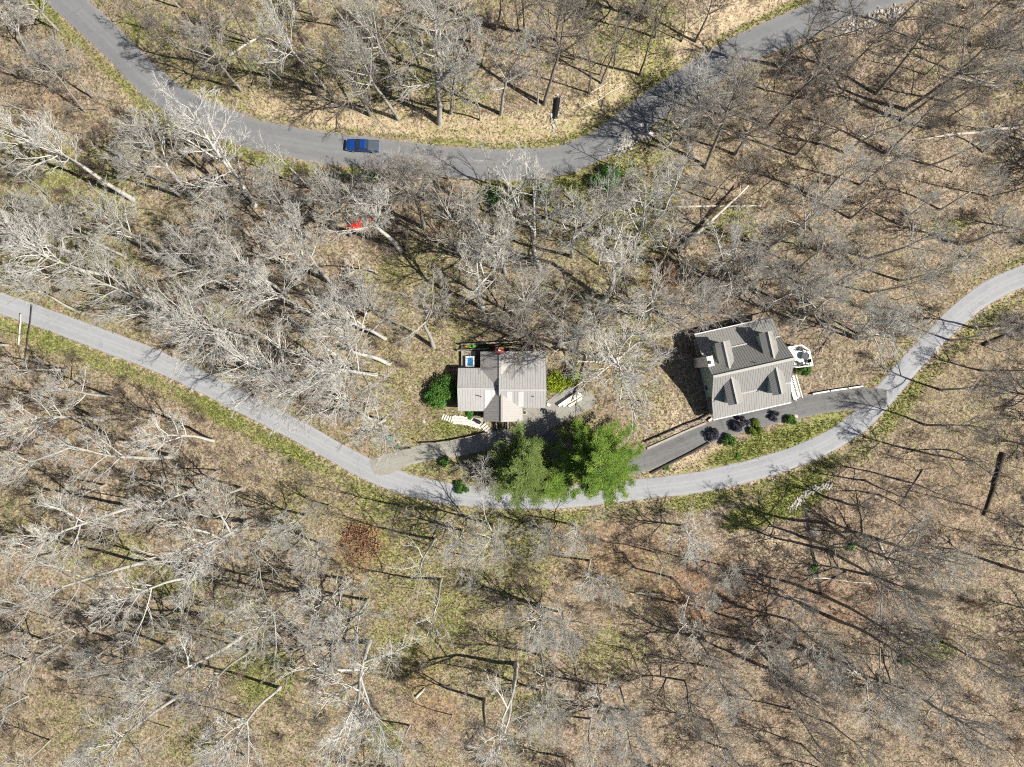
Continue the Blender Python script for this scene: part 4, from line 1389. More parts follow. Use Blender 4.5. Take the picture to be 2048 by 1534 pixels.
rock_strip('creek_stones', [(1660, 970), (1630, 978), (1608, 992), (1585, 1015)], 160, 0.35, 0.10, 0.28, 'pale stones lining the little ditch beside the lane')
rock_strip('roadside_rocks', [(1690, 60), (1740, 40), (1800, 25)], 140, 0.8, 0.12, 0.38, 'pale rocks below the upper road at the top right')
rock_strip('drain_rocks', [(1110, 240), (1106, 256), (1118, 196)], 60, 0.5, 0.10, 0.28, 'loose stones around both ends of the drain pipe')
cr = px_line([(1604, 1000), (1612, 1022), (1616, 1050), (1620, 1080), (1626, 1110), (1634, 1150), (1642, 1190)], 1.0)
mb = MB()
for i in range(len(cr) - 1):
    for k, (p, q) in enumerate(((cr[i], cr[i + 1]),)):
        d = q - p
        s = np.array([-d[1], d[0]]) / np.linalg.norm(d) * 0.28
        b = len(mb.v)
        for w in (p - s, p + s, q + s, q - s):
            mb.v.append((w[0], w[1], zg(w[0], w[1]) + 0.03))
        mb.f.append((b, b + 3, b + 2, b + 1))
tag(mb.build('creek', 'creek_water'), 'narrow dark creek trickling down through the lower right woods', 'water', kind='structure')

e = empty('drain_pipe', GP(1110, 232), 0, 'black corrugated drain pipe lying on the bank above the road', 'pipe')
a, b = GP(1109, 238) - e.location, GP(1116, 197) - e.location
mb = MB()
pts, rad = [], []
for i in range(61):
    t = i / 60
    p = a.lerp(b, t) + Vector((0, 0, 0.42))
    pts.append(p)
    rad.append(0.44 if i % 2 else 0.40)
mb.tube(pts, rad, 14)
mb.build('pipe_wall', 'black_plastic', e)
MB().tube([pts[0] - (b - a).normalized() * 0.06, pts[0] + (b - a).normalized() * 0.10], [0.50, 0.50], 14).build('collar', 'black_plastic', e)

# ------------------------------------------------------------------ grey house with dormers
e2 = empty('dormer_house', (39.2, 2.55, 0), R(12.6), 'grey metal roofed house with four dormers and wraparound eaves above its driveway', 'house')
ZR, ZB, ZE = 8.5, 4.55, 3.0
VB, VE = 3.95, 7.35
UL = 6.75
def ribs(mb, a0, a1, b0, b1, gap, w=0.045, h=0.032):
    """standing seams from edge a (ridge) to edge b (eave)"""
    a0, a1, b0, b1 = map(Vector, (a0, a1, b0, b1))
    L = (a1 - a0).length
    n = int(L / gap)
    nm = (a1 - a0).cross(b0 - a0).normalized()
    if nm.z < 0: nm = -nm
    for i in range(n + 1):
        t = (i + 0.02) / n if i == 0 else ((i - 0.02) / n if i == n else i / n)
        p, q = a0.lerp(a1, t), b0.lerp(b1, t)
        s = (a1 - a0).normalized() * w / 2
        u = nm * h
        k = nm * -0.01
        mb.quad_box([p - s + k, q - s + k, q + s + k, p + s + k, p - s + u, q - s + u, q + s + u, p + s + u])
def slope(parent, a0, a1, b0, b1, mat, gap=0.41, t=0.14, name='roof_slope', seams=True):
    o = MB().slab(a0, a1, b1, b0, t).build(name, mat, parent)
    if seams:
        m = MB()
        ribs(m, a0, a1, b0, b1, gap)
        s = m.build('standing_seams', mat, o)
        s['kind'] = 'stuff'
    return o
for sg in (-1, 1):
    slope(e2, (-UL, 0, ZR), (UL, 0, ZR), (-UL, sg * VB, ZB), (UL, sg * VB, ZB), 'roof_grey')
    slope(e2, (-UL, sg * (VB - 0.03), ZB - 0.02), (UL, sg * (VB - 0.03), ZB - 0.02), (-UL, sg * VE, ZE), (UL, sg * VE, ZE), 'roof_grey')
    MB().bar((-UL, sg * VB, ZB - 0.02), (UL, sg * VB, ZB - 0.02), 0.30, 0.09).build('flashing', 'roof_trim', e2)
    MB().bar((-UL, sg * (VE + 0.08), ZE - 0.22), (UL, sg * (VE + 0.08), ZE - 0.22), 0.16, 0.20).build('gutter', 'white_paint', e2)
MB().bar((-UL - .02, 0, ZR - 0.08), (UL + .02, 0, ZR - 0.08), 0.42, 0.16).build('ridge_cap', 'roof_trim', e2)
w = MB()
uw, vw = 6.4, 3.6
prof = [(-vw, -0.4), (vw, -0.4), (vw, 4.62), (0, ZR - 0.28), (-vw, 4.62)]
b0 = len(w.v)
for u in (-uw, uw):
    w.v += [(u, v, z_) for v, z_ in prof]
w.f += [tuple(range(5)), tuple(reversed(range(5, 10)))] + [(i, 5 + i, 5 + (i + 1) % 5, (i + 1) % 5) for i in range(5)]
w.build('wall', 'siding_green', e2)
for sg in (-1, 1):      # porch floor, posts and the enclosed ends
    MB().box(-uw, uw, min(sg * 3.62, sg * 6.6), max(sg * 3.62, sg * 6.6), -0.3, 0.45).build('porch_floor', 'deck_wood', e2)
    for u in (-6.2, -3.1, 0, 3.1, 6.2):
        MB().box(u - .08, u + .08, sg * 6.5 - .08, sg * 6.5 + .08, 0.45, 3.2).build('porch_post', 'white_paint', e2)
for u0 in (-uw - .03, uw + .03):
    for v0 in (-1.9, 1.9):
        f = MB().box(u0 - .03, u0 + .03, v0 - .55, v0 + .55, 1.0, 2.5).build('window', 'white_paint', e2)
        MB().box(u0 - .045, u0 + .045, v0 - .45, v0 + .45, 1.1, 2.4).build('pane', 'glass', f)
f = MB().box(-.5, .5, -vw - .05, -vw + .02, 0.45, 2.55).build('door', 'dark_wood', e2)
MB().box(.30, .36, -vw - .10, -vw - .04, 1.4, 1.5).build('handle', 'silver', f)
for u0 in (-4, -2, 2, 4):
    f = MB().box(u0 - .5, u0 + .5, -vw - .05, -vw + .02, 1.1, 2.5).build('window', 'white_paint', e2)
    MB().box(u0 - .42, u0 + .42, -vw - .07, -vw - .03, 1.18, 2.42).build('pane', 'glass', f)
MB().box(-7.10, -6.10, 1.75, 3.40, -0.3, 8.35).build('chimney', 'white_paint', e2)
MB().box(-6.95, -6.6, 2.15, 2.65, 8.35, 8.6).build('chimney_flue', 'dark_metal', e2)
vp = MB().tube([(0.55, 0.75, 7.3), (0.55, 0.75, 8.15)], [0.09, 0.09], 8).build('vent_pipe', 'dark_metal', e2)
for sg in (-1, 1):
    for u0 in (-3.6, 3.85):
        hw, zr, ze, v1 = 1.28, 7.72, 6.75, 5.2
        d = empty('dormer', (0, 0, 0))
        d.parent = e2
        vb, vbe = ZR - zr, ZR - ze
        for s2 in (-1, 1):
            a0, a1 = (u0, sg * (vb - .12), zr), (u0, sg * v1, zr)
            b0_, b1_ = (u0 + s2 * hw, sg * (vbe - .12), ze), (u0 + s2 * hw, sg * v1, ze)
            sl = MB().slab(a0, a1, b1_, b0_, 0.10).build('dormer_slope', 'roof_grey', d)
            m = MB()
            ribs(m, a0, a1, b0_, b1_, 0.41)
            m.build('dormer_seams', 'roof_grey', sl)['kind'] = 'stuff'
        MB().bar((u0, sg * (vb - .1), zr - .05), (u0, sg * (v1 + .02), zr - .05), 0.30, 0.12).build('dormer_ridge', 'roof_trim', d)
        wm = MB()
        ww, vf = hw - .18, v1 - .35
        y0_, y1_ = sorted((sg * 1.2, sg * vf))
        wm.v += [(u0 - ww, y0_, 3.4), (u0 + ww, y0_, 3.4), (u0 + ww, y0_, ze), (u0, y0_, zr - .16), (u0 - ww, y0_, ze),
                 (u0 - ww, y1_, 3.4), (u0 + ww, y1_, 3.4), (u0 + ww, y1_, ze), (u0, y1_, zr - .16), (u0 - ww, y1_, ze)]
        wm.f += [tuple(range(5)), tuple(reversed(range(5, 10)))] + [(i, 5 + i, 5 + (i + 1) % 5, (i + 1) % 5) for i in range(5)]
        wm.build('dormer_wall', 'siding_green', d)
        yy = sg * (vf + .03)
        MB().box(u0 - .5, u0 + .5, yy - .03, yy + .03, 5.0, 6.4).build('dormer_window', 'glass', d)

# white deck at the right end of the house
ed = empty('deck', (0, 0, 0), 0, 'white painted deck with angled corner and railing right of the grey house', 'deck')
dz = 2.3
poly = [unproj(px, py, dz) for px, py in [(1560, 699), (1576, 695), (1604, 690), (1619, 700), (1626, 731), (1590, 735), (1572, 735)]]
c = np.mean(poly, 0)
ed.location = (c[0], c[1], 0)
lp = [(x - c[0], y - c[1]) for x, y in poly]
lp = lp[::-1]
lo_y, hi_y = min(p[1] for p in lp), max(p[1] for p in lp)
nb = 20
for i in range(nb):       # deck boards, each clipped to the outline
    ya, yb = lo_y + (hi_y - lo_y) * i / nb + .008, lo_y + (hi_y - lo_y) * (i + 1) / nb - .008
    ym = (ya + yb) / 2
    xs = []
    for k in range(len(lp)):
        (xa, y1_), (xb, y2_) = lp[k], lp[(k + 1) % len(lp)]
        if (y1_ > ym) != (y2_ > ym): xs.append(xa + (xb - xa) * (ym - y1_) / (y2_ - y1_))
    if len(xs) >= 2:
        MB().box(min(xs), max(xs), ya, yb, dz - .04, dz).build('deck_board', 'deck_white', ed)
MB().prism([(x * .97, y * .97) for x, y in lp], dz - .26, dz - .05).build('deck_frame', 'white_paint', ed)
rail_pts = [unproj(px, py, dz + 1.0) for px, py in [(1577, 694), (1604, 690), (1619, 700), (1626, 731), (1592, 735)]]
rail_pts = [Vector((x - c[0], y - c[1], dz)) for x, y in rail_pts]
for a, b in zip(rail_pts[:-1], rail_pts[1:]):
    MB().bar(a + Vector((0, 0, .95)), b + Vector((0, 0, .95)), 0.15, 0.06).build('rail', 'white_paint', ed)
    MB().bar(a + Vector((0, 0, .12)), b + Vector((0, 0, .12)), 0.07, 0.06).build('rail', 'white_paint', ed)
    n = max(2, int((b - a).length / 0.35))
    for i in range(n + 1):
        p = a.lerp(b, i / n)
        s = 0.07 if i in (0, n) else 0.022
        MB().box(p.x - s, p.x + s, p.y - s, p.y + s, dz - (2.2 if s > .05 else -.12), dz + .96).build('baluster' if s < .05 else 'deck_post', 'white_paint', ed)
tb = unproj(1611, 712, dz + .7)
et = empty('patio_table', (tb[0], tb[1], dz), 0, 'round dark patio table near the deck railing', 'table')
MB().tube([(0, 0, .68), (0, 0, .73)], [.62, .62], 18).build('table_top', 'dark_metal', et)
for k in range(4):
    MB().tube([(0.4 * math.cos(k * 1.57), .4 * math.sin(k * 1.57), .004), (.1 * math.cos(k * 1.57), .1 * math.sin(k * 1.57), .68)], [.025, .025], 5).build('leg', 'dark_metal', et)
def chair(px, py, z0, rz, label, mat='dark_metal'):
    p = unproj(px, py, z0 + .5)
    ec = empty('patio_chair', (p[0], p[1], z0), rz, label, 'chair', 'patio chairs')
    MB().box(-.28, .28, -.28, .28, .40, .45).build('seat', mat, ec)
    MB().quad_box([(-.28, .25, .45), (.28, .25, .45), (.28, .30, .45), (-.28, .30, .45), (-.28, .38, .98), (.28, .38, .98), (.28, .43, .98), (-.28, .43, .98)]).build('backrest', mat, ec)
    for sx in (-.25, .25):
        for sy in (-.25, .25):
            MB().box(sx - .02, sx + .02, sy - .02, sy + .02, 0.003, .40).build('leg', mat, ec)
        MB().box(sx - .03, sx + .03, -.26, .30, .62, .66).build('armrest', mat, ec)
chair(1603, 729, dz, 0.3, 'dark chair at the lower left corner of the white deck')
chair(1618, 722, dz, -1.4, 'dark chair beside the round deck table, below it')
chair(1602, 698, dz, 2.8, 'dark chair near the top edge of the white deck')

# porch side stair with white railings
es = empty('porch_stair', (0, 0, 0), 0, 'white railed wooden stair at the lower right corner of the grey house', 'stairs')
a, b = Vector((*unproj(1587, 750, 1.5), 0)), Vector((*unproj(1603, 795, .6), 0))
es.location = (a + b) / 2
a, b = a - es.location, b - es.location
dv = (b - a)
sv = Vector((-dv.y, dv.x, 0)).normalized()
if sv.x > 0: sv = -sv
nst = 9
for i in range(nst):
    p = a.lerp(b, (i + .5) / nst)
    zt = 1.7 * (1 - i / nst)
    q = p + sv * 1.2
    dd = dv / nst / 2 * .92
    MB().quad_box([p - dd + Vector((0, 0, zt - .06)), p + dd + Vector((0, 0, zt - .06)), q + dd + Vector((0, 0, zt - .06)), q - dd + Vector((0, 0, zt - .06)),
                   p - dd + Vector((0, 0, zt)), p + dd + Vector((0, 0, zt)), q + dd + Vector((0, 0, zt)), q - dd + Vector((0, 0, zt))]).build('tread', 'deck_white', es)
for off in (0.0, 1.2):
    p, q = a + sv * off, b + sv * off
    MB().bar(p + Vector((0, 0, 2.6)), q + Vector((0, 0, 1.0)), 0.14, 0.07).build('handrail', 'white_paint', es)
    MB().bar(p + Vector((0, 0, 1.5)), q + Vector((0, 0, -0.05)), 0.08, 0.2).build('stringer', 'white_paint', es)
    for i in range(8):
        r_ = p.lerp(q, i / 7)
        s = .05 if i in (0, 7) else .02
        MB().box(r_.x - s, r_.x + s, r_.y - s, r_.y + s, -0.02, 2.6 - 1.6 * i / 7).build('baluster', 'white_paint', es)

# rail barriers beside the driveway
def rail_fence(name, pts, label, mat, pmat, h=0.55, post=2.4, rails=(0.5,), w=0.16, rh=0.14):
    P = [GP(*p) for p in pts]
    e = empty(name, P[0], 0, label, 'fence')
    L = catmull([(p.x, p.y) for p in P], 0.25)
    acc = 0
    marks = [0]
    for i in range(1, len(L)):
        acc += np.linalg.norm(L[i] - L[i - 1])
        if acc >= post:
            marks.append(i)
            acc = 0
    if marks[-1] != len(L) - 1: marks.append(len(L) - 1)
    q = [Vector((L[i][0], L[i][1], zg(L[i][0], L[i][1]))) - e.location for i in marks]
    for p in q:
        MB().box(p.x - .08, p.x + .08, p.y - .08, p.y + .08, p.z - .2, p.z + h + .08).build('post', pmat, e)
    for a, b in zip(q[:-1], q[1:]):
        for r_ in rails:
            g = (b - a).normalized() * .10
            MB().bar(a + g + Vector((0, 0, r_ - rh)), b - g + Vector((0, 0, r_ - rh)), w, rh).build('rail', mat, e)
    return e
rail_fence('rail_fence', [(1622, 788), (1650, 783), (1690, 777), (1725, 772)], 'low white rail barrier along the driveway right of the grey house', 'white_paint', 'dark_wood', .6, 3.0, (.58,), .24)
rail_fence('rail_fence', [(1291, 884), (1330, 868), (1370, 850), (1408, 836), (1424, 826)], 'low weathered rail fence along the upper side of the dark driveway', 'grey_wood', 'dark_wood', .8, 2.4, (.45, .8), .14)
rail_fence('rail_fence', [(842, 886), (880, 884), (920, 877), (950, 870), (974, 865)], 'two rail wooden fence below the cabin lawn', 'grey_wood', 'dark_wood', .95, 2.4, (.5, .9), .12)
rail_fence('rail_fence', [(786, 897), (805, 897), (821, 896)], 'short dark rail fence stub at the mouth of the cabin driveway', 'dark_wood', 'dark_wood', .7, 2.2, (.65,), .12)
def curb(name, pts, w, h, mat, label):
    P = [GP(*p) for p in pts]
    e = empty(name, P[0], 0, label, 'wall')
    for a, b in zip(P[:-1], P[1:]):
        a, b = a - e.location, b - e.location
        MB().bar(a + Vector((0, 0, -.2)), b.lerp(a, .01) + Vector((0, 0, -.2)), w, h + .2).build('timber', mat, e)
    return e
curb('retaining_wall', [(1294, 897), (1330, 881), (1370, 863), (1411, 846)], 0.35, 0.28, 'concrete', 'pale low stone kerb wall along the upper edge of the dark driveway')
curb('retaining_wall', [(1302, 946), (1340, 926), (1380, 906), (1418, 885)], 0.30, 0.45, 'dark_wood', 'low dark raised strip along the lower side of the dark driveway')  # dark raised strip following the lower driveway edge
curb('retaining_wall', [(1416, 842), (1424, 836), (1428, 840)], 0.4, 0.5, 'flagstone', 'short tan stone wall at the lower left corner of the grey house')

# ------------------------------------------------------------------ cabin
e1 = empty('cabin', (0, 0, 0), 0, 'cabin with pale metal cross gabled roofs and red chimney', 'house')
def gable(parent, axis, c, lo, hi, e0, e1_, zr, z0, z1, mat, gap=0.42):
    """gable roof: ridge along axis at coordinate c from lo to hi, eaves at e0/e1_ with heights z0/z1"""
    def pt(a, b, z_): return (a, b, z_) if axis == 'x' else (b, a, z_)
    for ev, z_ in ((e0, z0), (e1_, z1)):
        slope(parent, pt(lo, c, zr), pt(hi, c, zr), pt(lo, ev, z_), pt(hi, ev, z_), mat, gap, 0.10)
    rc = MB().bar(pt(lo, c, zr - .03), pt(hi, c, zr - .03), .34, .10).build('ridge_cap', mat, parent)
def gable_walls(parent, axis, lo, hi, c, e0, e1_, zr, z0, z1, inset=.35):
    def pt(a, b, z_): return (a, b, z_) if axis == 'x' else (b, a, z_)
    s0, s1 = (zr - z0) / abs(c - e0), (zr - z1) / abs(c - e1_)
    a0, a1 = (e0 + inset * (1 if c > e0 else -1)), (e1_ + inset * (1 if c > e1_ else -1))
    pr = [(a0, -.3), (a1, -.3), (a1, z1 + s1 * inset - .14), (c, zr - .16), (a0, z0 + s0 * inset - .14)]
    m = MB()
    for u in (lo + inset, hi - inset):
        m.v += [pt(u, a, z_) for a, z_ in pr]
    m.f += [tuple(range(5)), tuple(reversed(range(5, 10)))] + [(i, 5 + i, 5 + (i + 1) % 5, (i + 1) % 5) for i in range(5)]
    m.build('wall', 'siding_cedar', parent)
gable(e1, 'x', -.84, -9.15, -2.2, 2.64, -4.70, 4.55, 2.75, 2.70, 'roof_cabin')
gable_walls(e1, 'x', -9.15, -1.6, -.84, 2.64, -4.70, 4.55, 2.75, 2.70)
gable(e1, 'x', -1.10, -2.17, 5.72, 5.50, -4.12, 5.55, 2.95, 3.0, 'roof_cabin')
gable_walls(e1, 'x', -2.45, 5.72, -1.10, 5.50, -4.12, 5.55, 2.95, 3.0, .3)
gable(e1, 'y', -2.03, 5.40, -.3, -5.38, 1.30, 4.72, 2.80, 2.80, 'roof_cabin_warm')
gable_walls(e1, 'y', 0.0, 5.40, -2.03, -5.38, 1.30, 4.72, 2.80, 2.80)
gable(e1, 'y', -1.70, -6.42, -1.3, -4.82, 1.80, 4.95, 2.78, 2.78, 'roof_cabin_warm')
gable_walls(e1, 'y', -6.42, -1.5, -1.70, -4.82, 1.80, 4.95, 2.78, 2.78)
def roof_panel(lo, hi, ya, yb, za, zb, mat='roof_white'):
    MB().slab((lo, ya, za + .065), (hi, ya, za + .065), (hi, yb, zb + .065), (lo, yb, zb + .065), .02).build('roof_panel', mat, e1)
s_l = (4.55 - 2.70) / (4.70 - .84)
s_r = (5.55 - 3.0) / (4.12 - 1.10)
roof_panel(-4.6, -3.4, -1.1, -4.4, 4.55 - s_l * .26, 4.55 - s_l * 3.56)
roof_panel(-3.35, -2.4, -1.1, -2.6, 4.55 - s_l * .26, 4.55 - s_l * 1.76)
roof_panel(-0.9, 0.05, -1.35, -3.4, 5.55 - s_r * .25, 5.55 - s_r * 2.3)
roof_panel(1.05, 1.95, -1.35, -3.95, 5.55 - s_r * .25, 5.55 - s_r * 2.85)
ch = MB().box(-2.85, -1.35, 5.05, 6.05, -0.3, 5.3).build('chimney', 'brick_red', e1)
MB().box(-2.70, -1.50, 5.18, 5.92, 5.3, 5.42).build('chimney_cap', 'brick_red', ch)
MB().tube([(-2.1, 5.55, 5.42), (-2.1, 5.55, 5.8)], [.22, .22], 12).build('chimney_flue', 'white_paint', ch)
for x in (-8.0, -6.3):
    f = MB().box(x - .55, x + .55, -4.40, -4.33, 1.0, 2.2).build('window', 'white_paint', e1)
    MB().box(x - .45, x + .45, -4.42, -4.38, 1.1, 2.1).build('pane', 'glass', f)
f = MB().box(-2.2, -1.2, -6.12, -6.05, 0.1, 2.2).build('door', 'dark_wood', e1)
MB().box(-1.40, -1.32, -6.18, -6.12, 1.1, 1.2).build('handle', 'silver', f)
for x in (-3.6, .5):
    f = MB().box(x - .5, x + .5, -6.12, -6.05, 1.0, 2.2).build('window', 'white_paint', e1)
    MB().box(x - .4, x + .4, -6.14, -6.10, 1.1, 2.1).build('pane', 'glass', f)
for x in (-5.2, 3.6):
    MB().tube([(x, -2.2, 3.6), (x, -2.2, 5.2)], [.08, .08], 8).build('vent_pipe', 'dark_metal', e1)

# hot tub deck behind the cabin
ek = empty('hot_tub_deck', (-7.55, 4.1, 0), 0, 'small weathered wood deck holding the hot tub behind the cabin', 'deck')
for i in range(14):
    y = -1.5 + i * .215
    MB().box(-1.2, 1.2, y, y + .20, .62, .68).build('deck_board', 'deck_wood', ek)
MB().box(-1.15, 1.15, -1.45, 1.45, .40, .615).build('deck_frame', 'grey_wood', ek)
for sx in (-1.05, 1.05):
    for sy in (-1.35, 1.35):
        MB().box(sx - .07, sx + .07, sy - .07, sy + .07, -.2, .40).build('deck_post', 'grey_wood', ek)
eh = empty('hot_tub', (-7.2, 3.75, .68), 0, 'white hot tub with blue water on the little deck', 'hot tub')
sh = MB()
for x0, x1, y0, y1 in ((-.78, -.48, -.95, .95), (.48, .78, -.95, .95), (-.48, .48, -.95, -.72), (-.48, .48, .72, .95)):
    sh.box(x0, x1, y0, y1, 0.003, .75)
sh.build('shell', 'acrylic', eh)
MB().box(-.475, .475, -.715, .715, .02, .66).build('water', 'water_blue', eh)
for i, (x, y) in enumerate(((-.63, .6), (.63, -.6))):
    MB().tube([(x, y, .75), (x, y, .80)], [.07, .07], 8).build('control_knob', 'dark_metal', eh)
def wall_run(x0, y0, x1, y1, z, h, label, mat='grey_wood'):
    a, b = Vector((*unproj(x0, y0, z + h), 0)), Vector((*unproj(x1, y1, z + h), 0))
    e = empty('retaining_wall', a, 0, label, 'wall')
    n = 4
    for i in range(n):
        MB().bar(Vector((0, 0, -.2 if i == 0 else z + h * i / n + .004)), (b - a) + Vector((0, 0, -.2 if i == 0 else z + h * i / n + .004)), .24 - .005 * (i % 2), h / n - .004 + (.2 if i == 0 else 0)).build('timber', mat, e)
wall_run(921, 689, 1046, 683, 0, 1.15, 'upper timber retaining wall behind the cabin')
wall_run(914, 701, 978, 697, 0, .9, 'lower timber wall just behind the hot tub deck')
mb = MB().prism([unproj(px, py, .5) for px, py in ((1046, 690), (921, 699), (923, 691), (1046, 685))], -.1, .55)
tag(mb.build('garden_bed', 'soil'), 'narrow planted terrace between the timber walls behind the cabin', 'bed', kind='structure')
shrub('leafy_shrub', 1010, 690, .9, .9, 900, .10, 'leaf_olive', 'low olive plants on the terrace behind the chimney', seed=40, sq=1.6)
shrub('leafy_shrub', 970, 693, .8, .8, 700, .10, 'leaf_olive', 'low olive plants on the terrace right of the lime green kayak', seed=41, sq=1.6)
k0 = Vector((*unproj(942, 692, .9), .56))
ey = empty('kayak', k0, R(2), 'lime green plastic kayak with an orange end behind the hot tub', 'kayak')
mb = MB()
pts = [(-1.15 + 2.3 * i / 10, 0, .2 + .10 * abs(i / 5 - 1) ** 2) for i in range(11)]
mb.tube(pts, [max(.05, .34 * math.sqrt(max(0, 1 - (i / 5 - 1) ** 2)) + .02) for i in range(11)], 10)
mb.build('hull', 'lime_plastic', ey, True)
MB().tube([(-1.22, 0, .30), (-.95, 0, .27), (-.78, 0, .25)], [.07, .22, .275], 10).build('bow', 'orange_plastic', ey, True)
MB().tube([(.2, 0, .50), (.2, 0, .56)], [.21, .22], 12).build('cockpit_rim', 'black_plastic', ey)

# garden steps and path at the front of the cabin
def tread(name_parent, px, py, ang, L, W, z0, mat):
    p = unproj(px, py, z0)
    c_, s_ = math.cos(R(ang)), math.sin(R(ang))
    m = MB()
    pts = [(p[0] + c_ * u * L / 2 - s_ * v * W / 2 - name_parent.location.x, p[1] + s_ * u * L / 2 + c_ * v * W / 2 - name_parent.location.y) for u, v in ((-1, -1), (1, -1), (1, 1), (-1, 1))]
    m.prism(pts, -.1, z0)
    return m.build('tread', mat, name_parent)
ep = empty('garden_steps', (*unproj(893, 839, 0), 0), 0, 'pale stone steps at the left end of the front path', 'steps')
for i in range(5):
    tread(ep, 886 + i * 4.6, 833.5 + i * 1.5, 68, 1.0, .30, .12 + .05 * i, 'flagstone')
ep = empty('garden_steps', (*unproj(978, 860, 0), 0), 0, 'pale stone steps descending from the front path to the driveway', 'steps')
for i in range(6):
    tread(ep, 967 + i * 4.0, 851 + i * 3.9, 40 - i * 3, 1.05, .38, .42 - .055 * i, 'flagstone')
rr = random.Random(9)
epath = empty('garden_path', (*unproj(935, 842, 0), 0), 0, 'pale flagstone path along the front of the cabin', 'path')
pl = px_line([(908, 839), (925, 841), (945, 845), (962, 850)], 0.2)
n = 22
for i in range(n):
    p = pl[int(i / n * (len(pl) - 1))]
    for s in (-1, 0, 1):
        q = (p[0] + rr.uniform(-.1, .1) - epath.location.x, p[1] + s * .50 + rr.uniform(-.08, .08) - epath.location.y)
        k = rr.randint(5, 7)
        a0 = rr.random() * 6
        MB().prism([(q[0] + .27 * rr.uniform(.8, 1.1) * math.cos(a0 + j * 2 * PI / k), q[1] + .27 * rr.uniform(.8, 1.1) * math.sin(a0 + j * 2 * PI / k)) for j in range(k)],
                   -.05, .26 + rr.uniform(0, .03)).build('flagstone', 'flagstone', epath)
pb = MB().prism([(x - epath.location.x, y - epath.location.y) for x, y in [unproj(*q, .2) for q in ((966, 856), (940, 850), (908, 845), (903, 834), (930, 834), (966, 836))]], -.1, .235)
pb.build('path_bed', 'concrete', epath)
chair(958.5, 844.5, .26, 0.9, 'black folding chair on the pale path before the cabin', 'black_plastic')
def bench(px, py, rz, label):
    p = unproj(px, py, .5)
    e = empty('garden_bench', (p[0], p[1], 0), rz, label, 'bench', 'dark benches at the front of the cabin')
    for x in (-.3, .3):
        MB().box(x - .06, x + .06, -.70, .70, .38, .50).build('side_rail', 'dark_wood', e)
        for y in (-.62, .62):
            MB().box(x - .05, x + .05, y - .05, y + .05, -.05, .38).build('leg', 'dark_wood', e)
    for y in (-.66, .66):
        MB().box(-.24, .24, y - .05, y + .05, .38, .50).build('end_rail', 'dark_wood', e)
    MB().box(-.16, .16, -.60, .60, .36, .42).build('seat_board', 'grey_wood', e)
    MB().box(-.24, .24, -.60, .60, .28, .30).build('shelf', 'dark_wood', e)
bench(993, 851, R(4), 'left of two dark wooden benches before the cabin front gable')
bench(1016.5, 850, R(1), 'right of two dark wooden benches before the cabin front gable')
pt = empty('planter', (*unproj(1049, 825, 0), 0), 0, 'round pale planter at the right front corner of the cabin', 'planter')
MB().tube([(0, 0, 0.005), (0, 0, .45)], [.28, .36], 14).build('pot', 'acrylic', pt)
MB().tube([(0, 0, .45), (0, 0, .47)], [.31, .31], 14).build('soil', 'soil', pt)
pb = empty('propane_box', (*unproj(1096, 809, .3), 0.13), R(-28), 'small white box with black end beside the right corner of the cabin', 'box')
MB().box(-.22, .36, -.24, .24, 0, .55).build('case', 'white_paint', pb, bevel=.03)
MB().box(-.52, -.225, -.22, .22, 0, .50).build('lid', 'black_plastic', pb, bevel=.03)

# stacked boards on the court
def board(x0, y0, x1, y1, w, z, mat, label, th=.10):
    a, b = Vector((*unproj(x0, y0, z), z)), Vector((*unproj(x1, y1, z), z))
    o = MB().bar(Vector((0, 0, 0)), b - a, w, th).build('board', mat)
    o.location = a
    tag(o, label, 'board', 'boards stacked on the parking court')
board(1111, 809, 1153, 782, .50, .14, 'black_plastic', 'black sheet lying at the upper edge of the board stack', .06)
board(1117, 812, 1157, 784, .42, .20, 'lumber', 'uppermost long cream board of the stack on the court', .16)
board(1126, 812, 1161, 787, .40, .22, 'lumber', 'second cream board from the black sheet', .16)
board(1138, 804, 1163, 789, .52, .26, 'lumber', 'short cream board on the right half of the stack', .16)
board(1137, 813, 1164, 796, .38, .20, 'lumber', 'lowest cream board of the stack nearest the trees', .16)

# ------------------------------------------------------------------ pickup truck
tp = GP(728, 294.5)
dirp = GP(690, 292.5) - GP(766, 297.0)
tz = tp.z + 0.09
tr = empty('pickup_truck', (tp.x, tp.y, tz), math.atan2(dirp.y, dirp.x), 'blue pickup truck with covered bed driving on the upper road', 'pickup truck')
def loft(secs, mat, name, parent, bevel=0.0):
    """cross sections (x, [(y, z), ...]) joined along x"""
    m = MB()
    k = len(secs[0][1])
    for x, pr in secs:
        m.v += [(x, y, z_) for y, z_ in pr]
    for i in range(len(secs) - 1):
        for j in range(k):
            j2 = (j + 1) % k
            m.f.append((i * k + j, i * k + j2, (i + 1) * k + j2, (i + 1) * k + j))
    m.f.append(tuple(reversed(range(k))))
    m.f.append(tuple((len(secs) - 1) * k + j for j in range(k)))
    return m.build(name, mat, parent, bevel=bevel)
def sec(w, zb, zt, sh=0.12, wt=None):
    wt = wt or w * .92
    return [(-w, zb), (w, zb), (w, zt - sh), (wt, zt), (-wt, zt), (-w, zt - sh)]
body = loft([(2.85, sec(.70, .55, .85)), (2.72, sec(.90, .50, 1.0)), (2.2, sec(.97, .45, 1.10)), (1.25, sec(.98, .42, 1.16)), (1.0, sec(.98, .42, 1.12)),
             (-.75, sec(.98, .42, 1.10)), (-2.6, sec(.97, .45, 1.10)), (-2.72, sec(.95, .50, 1.05))], 'blue_paint', 'body', tr, .05)
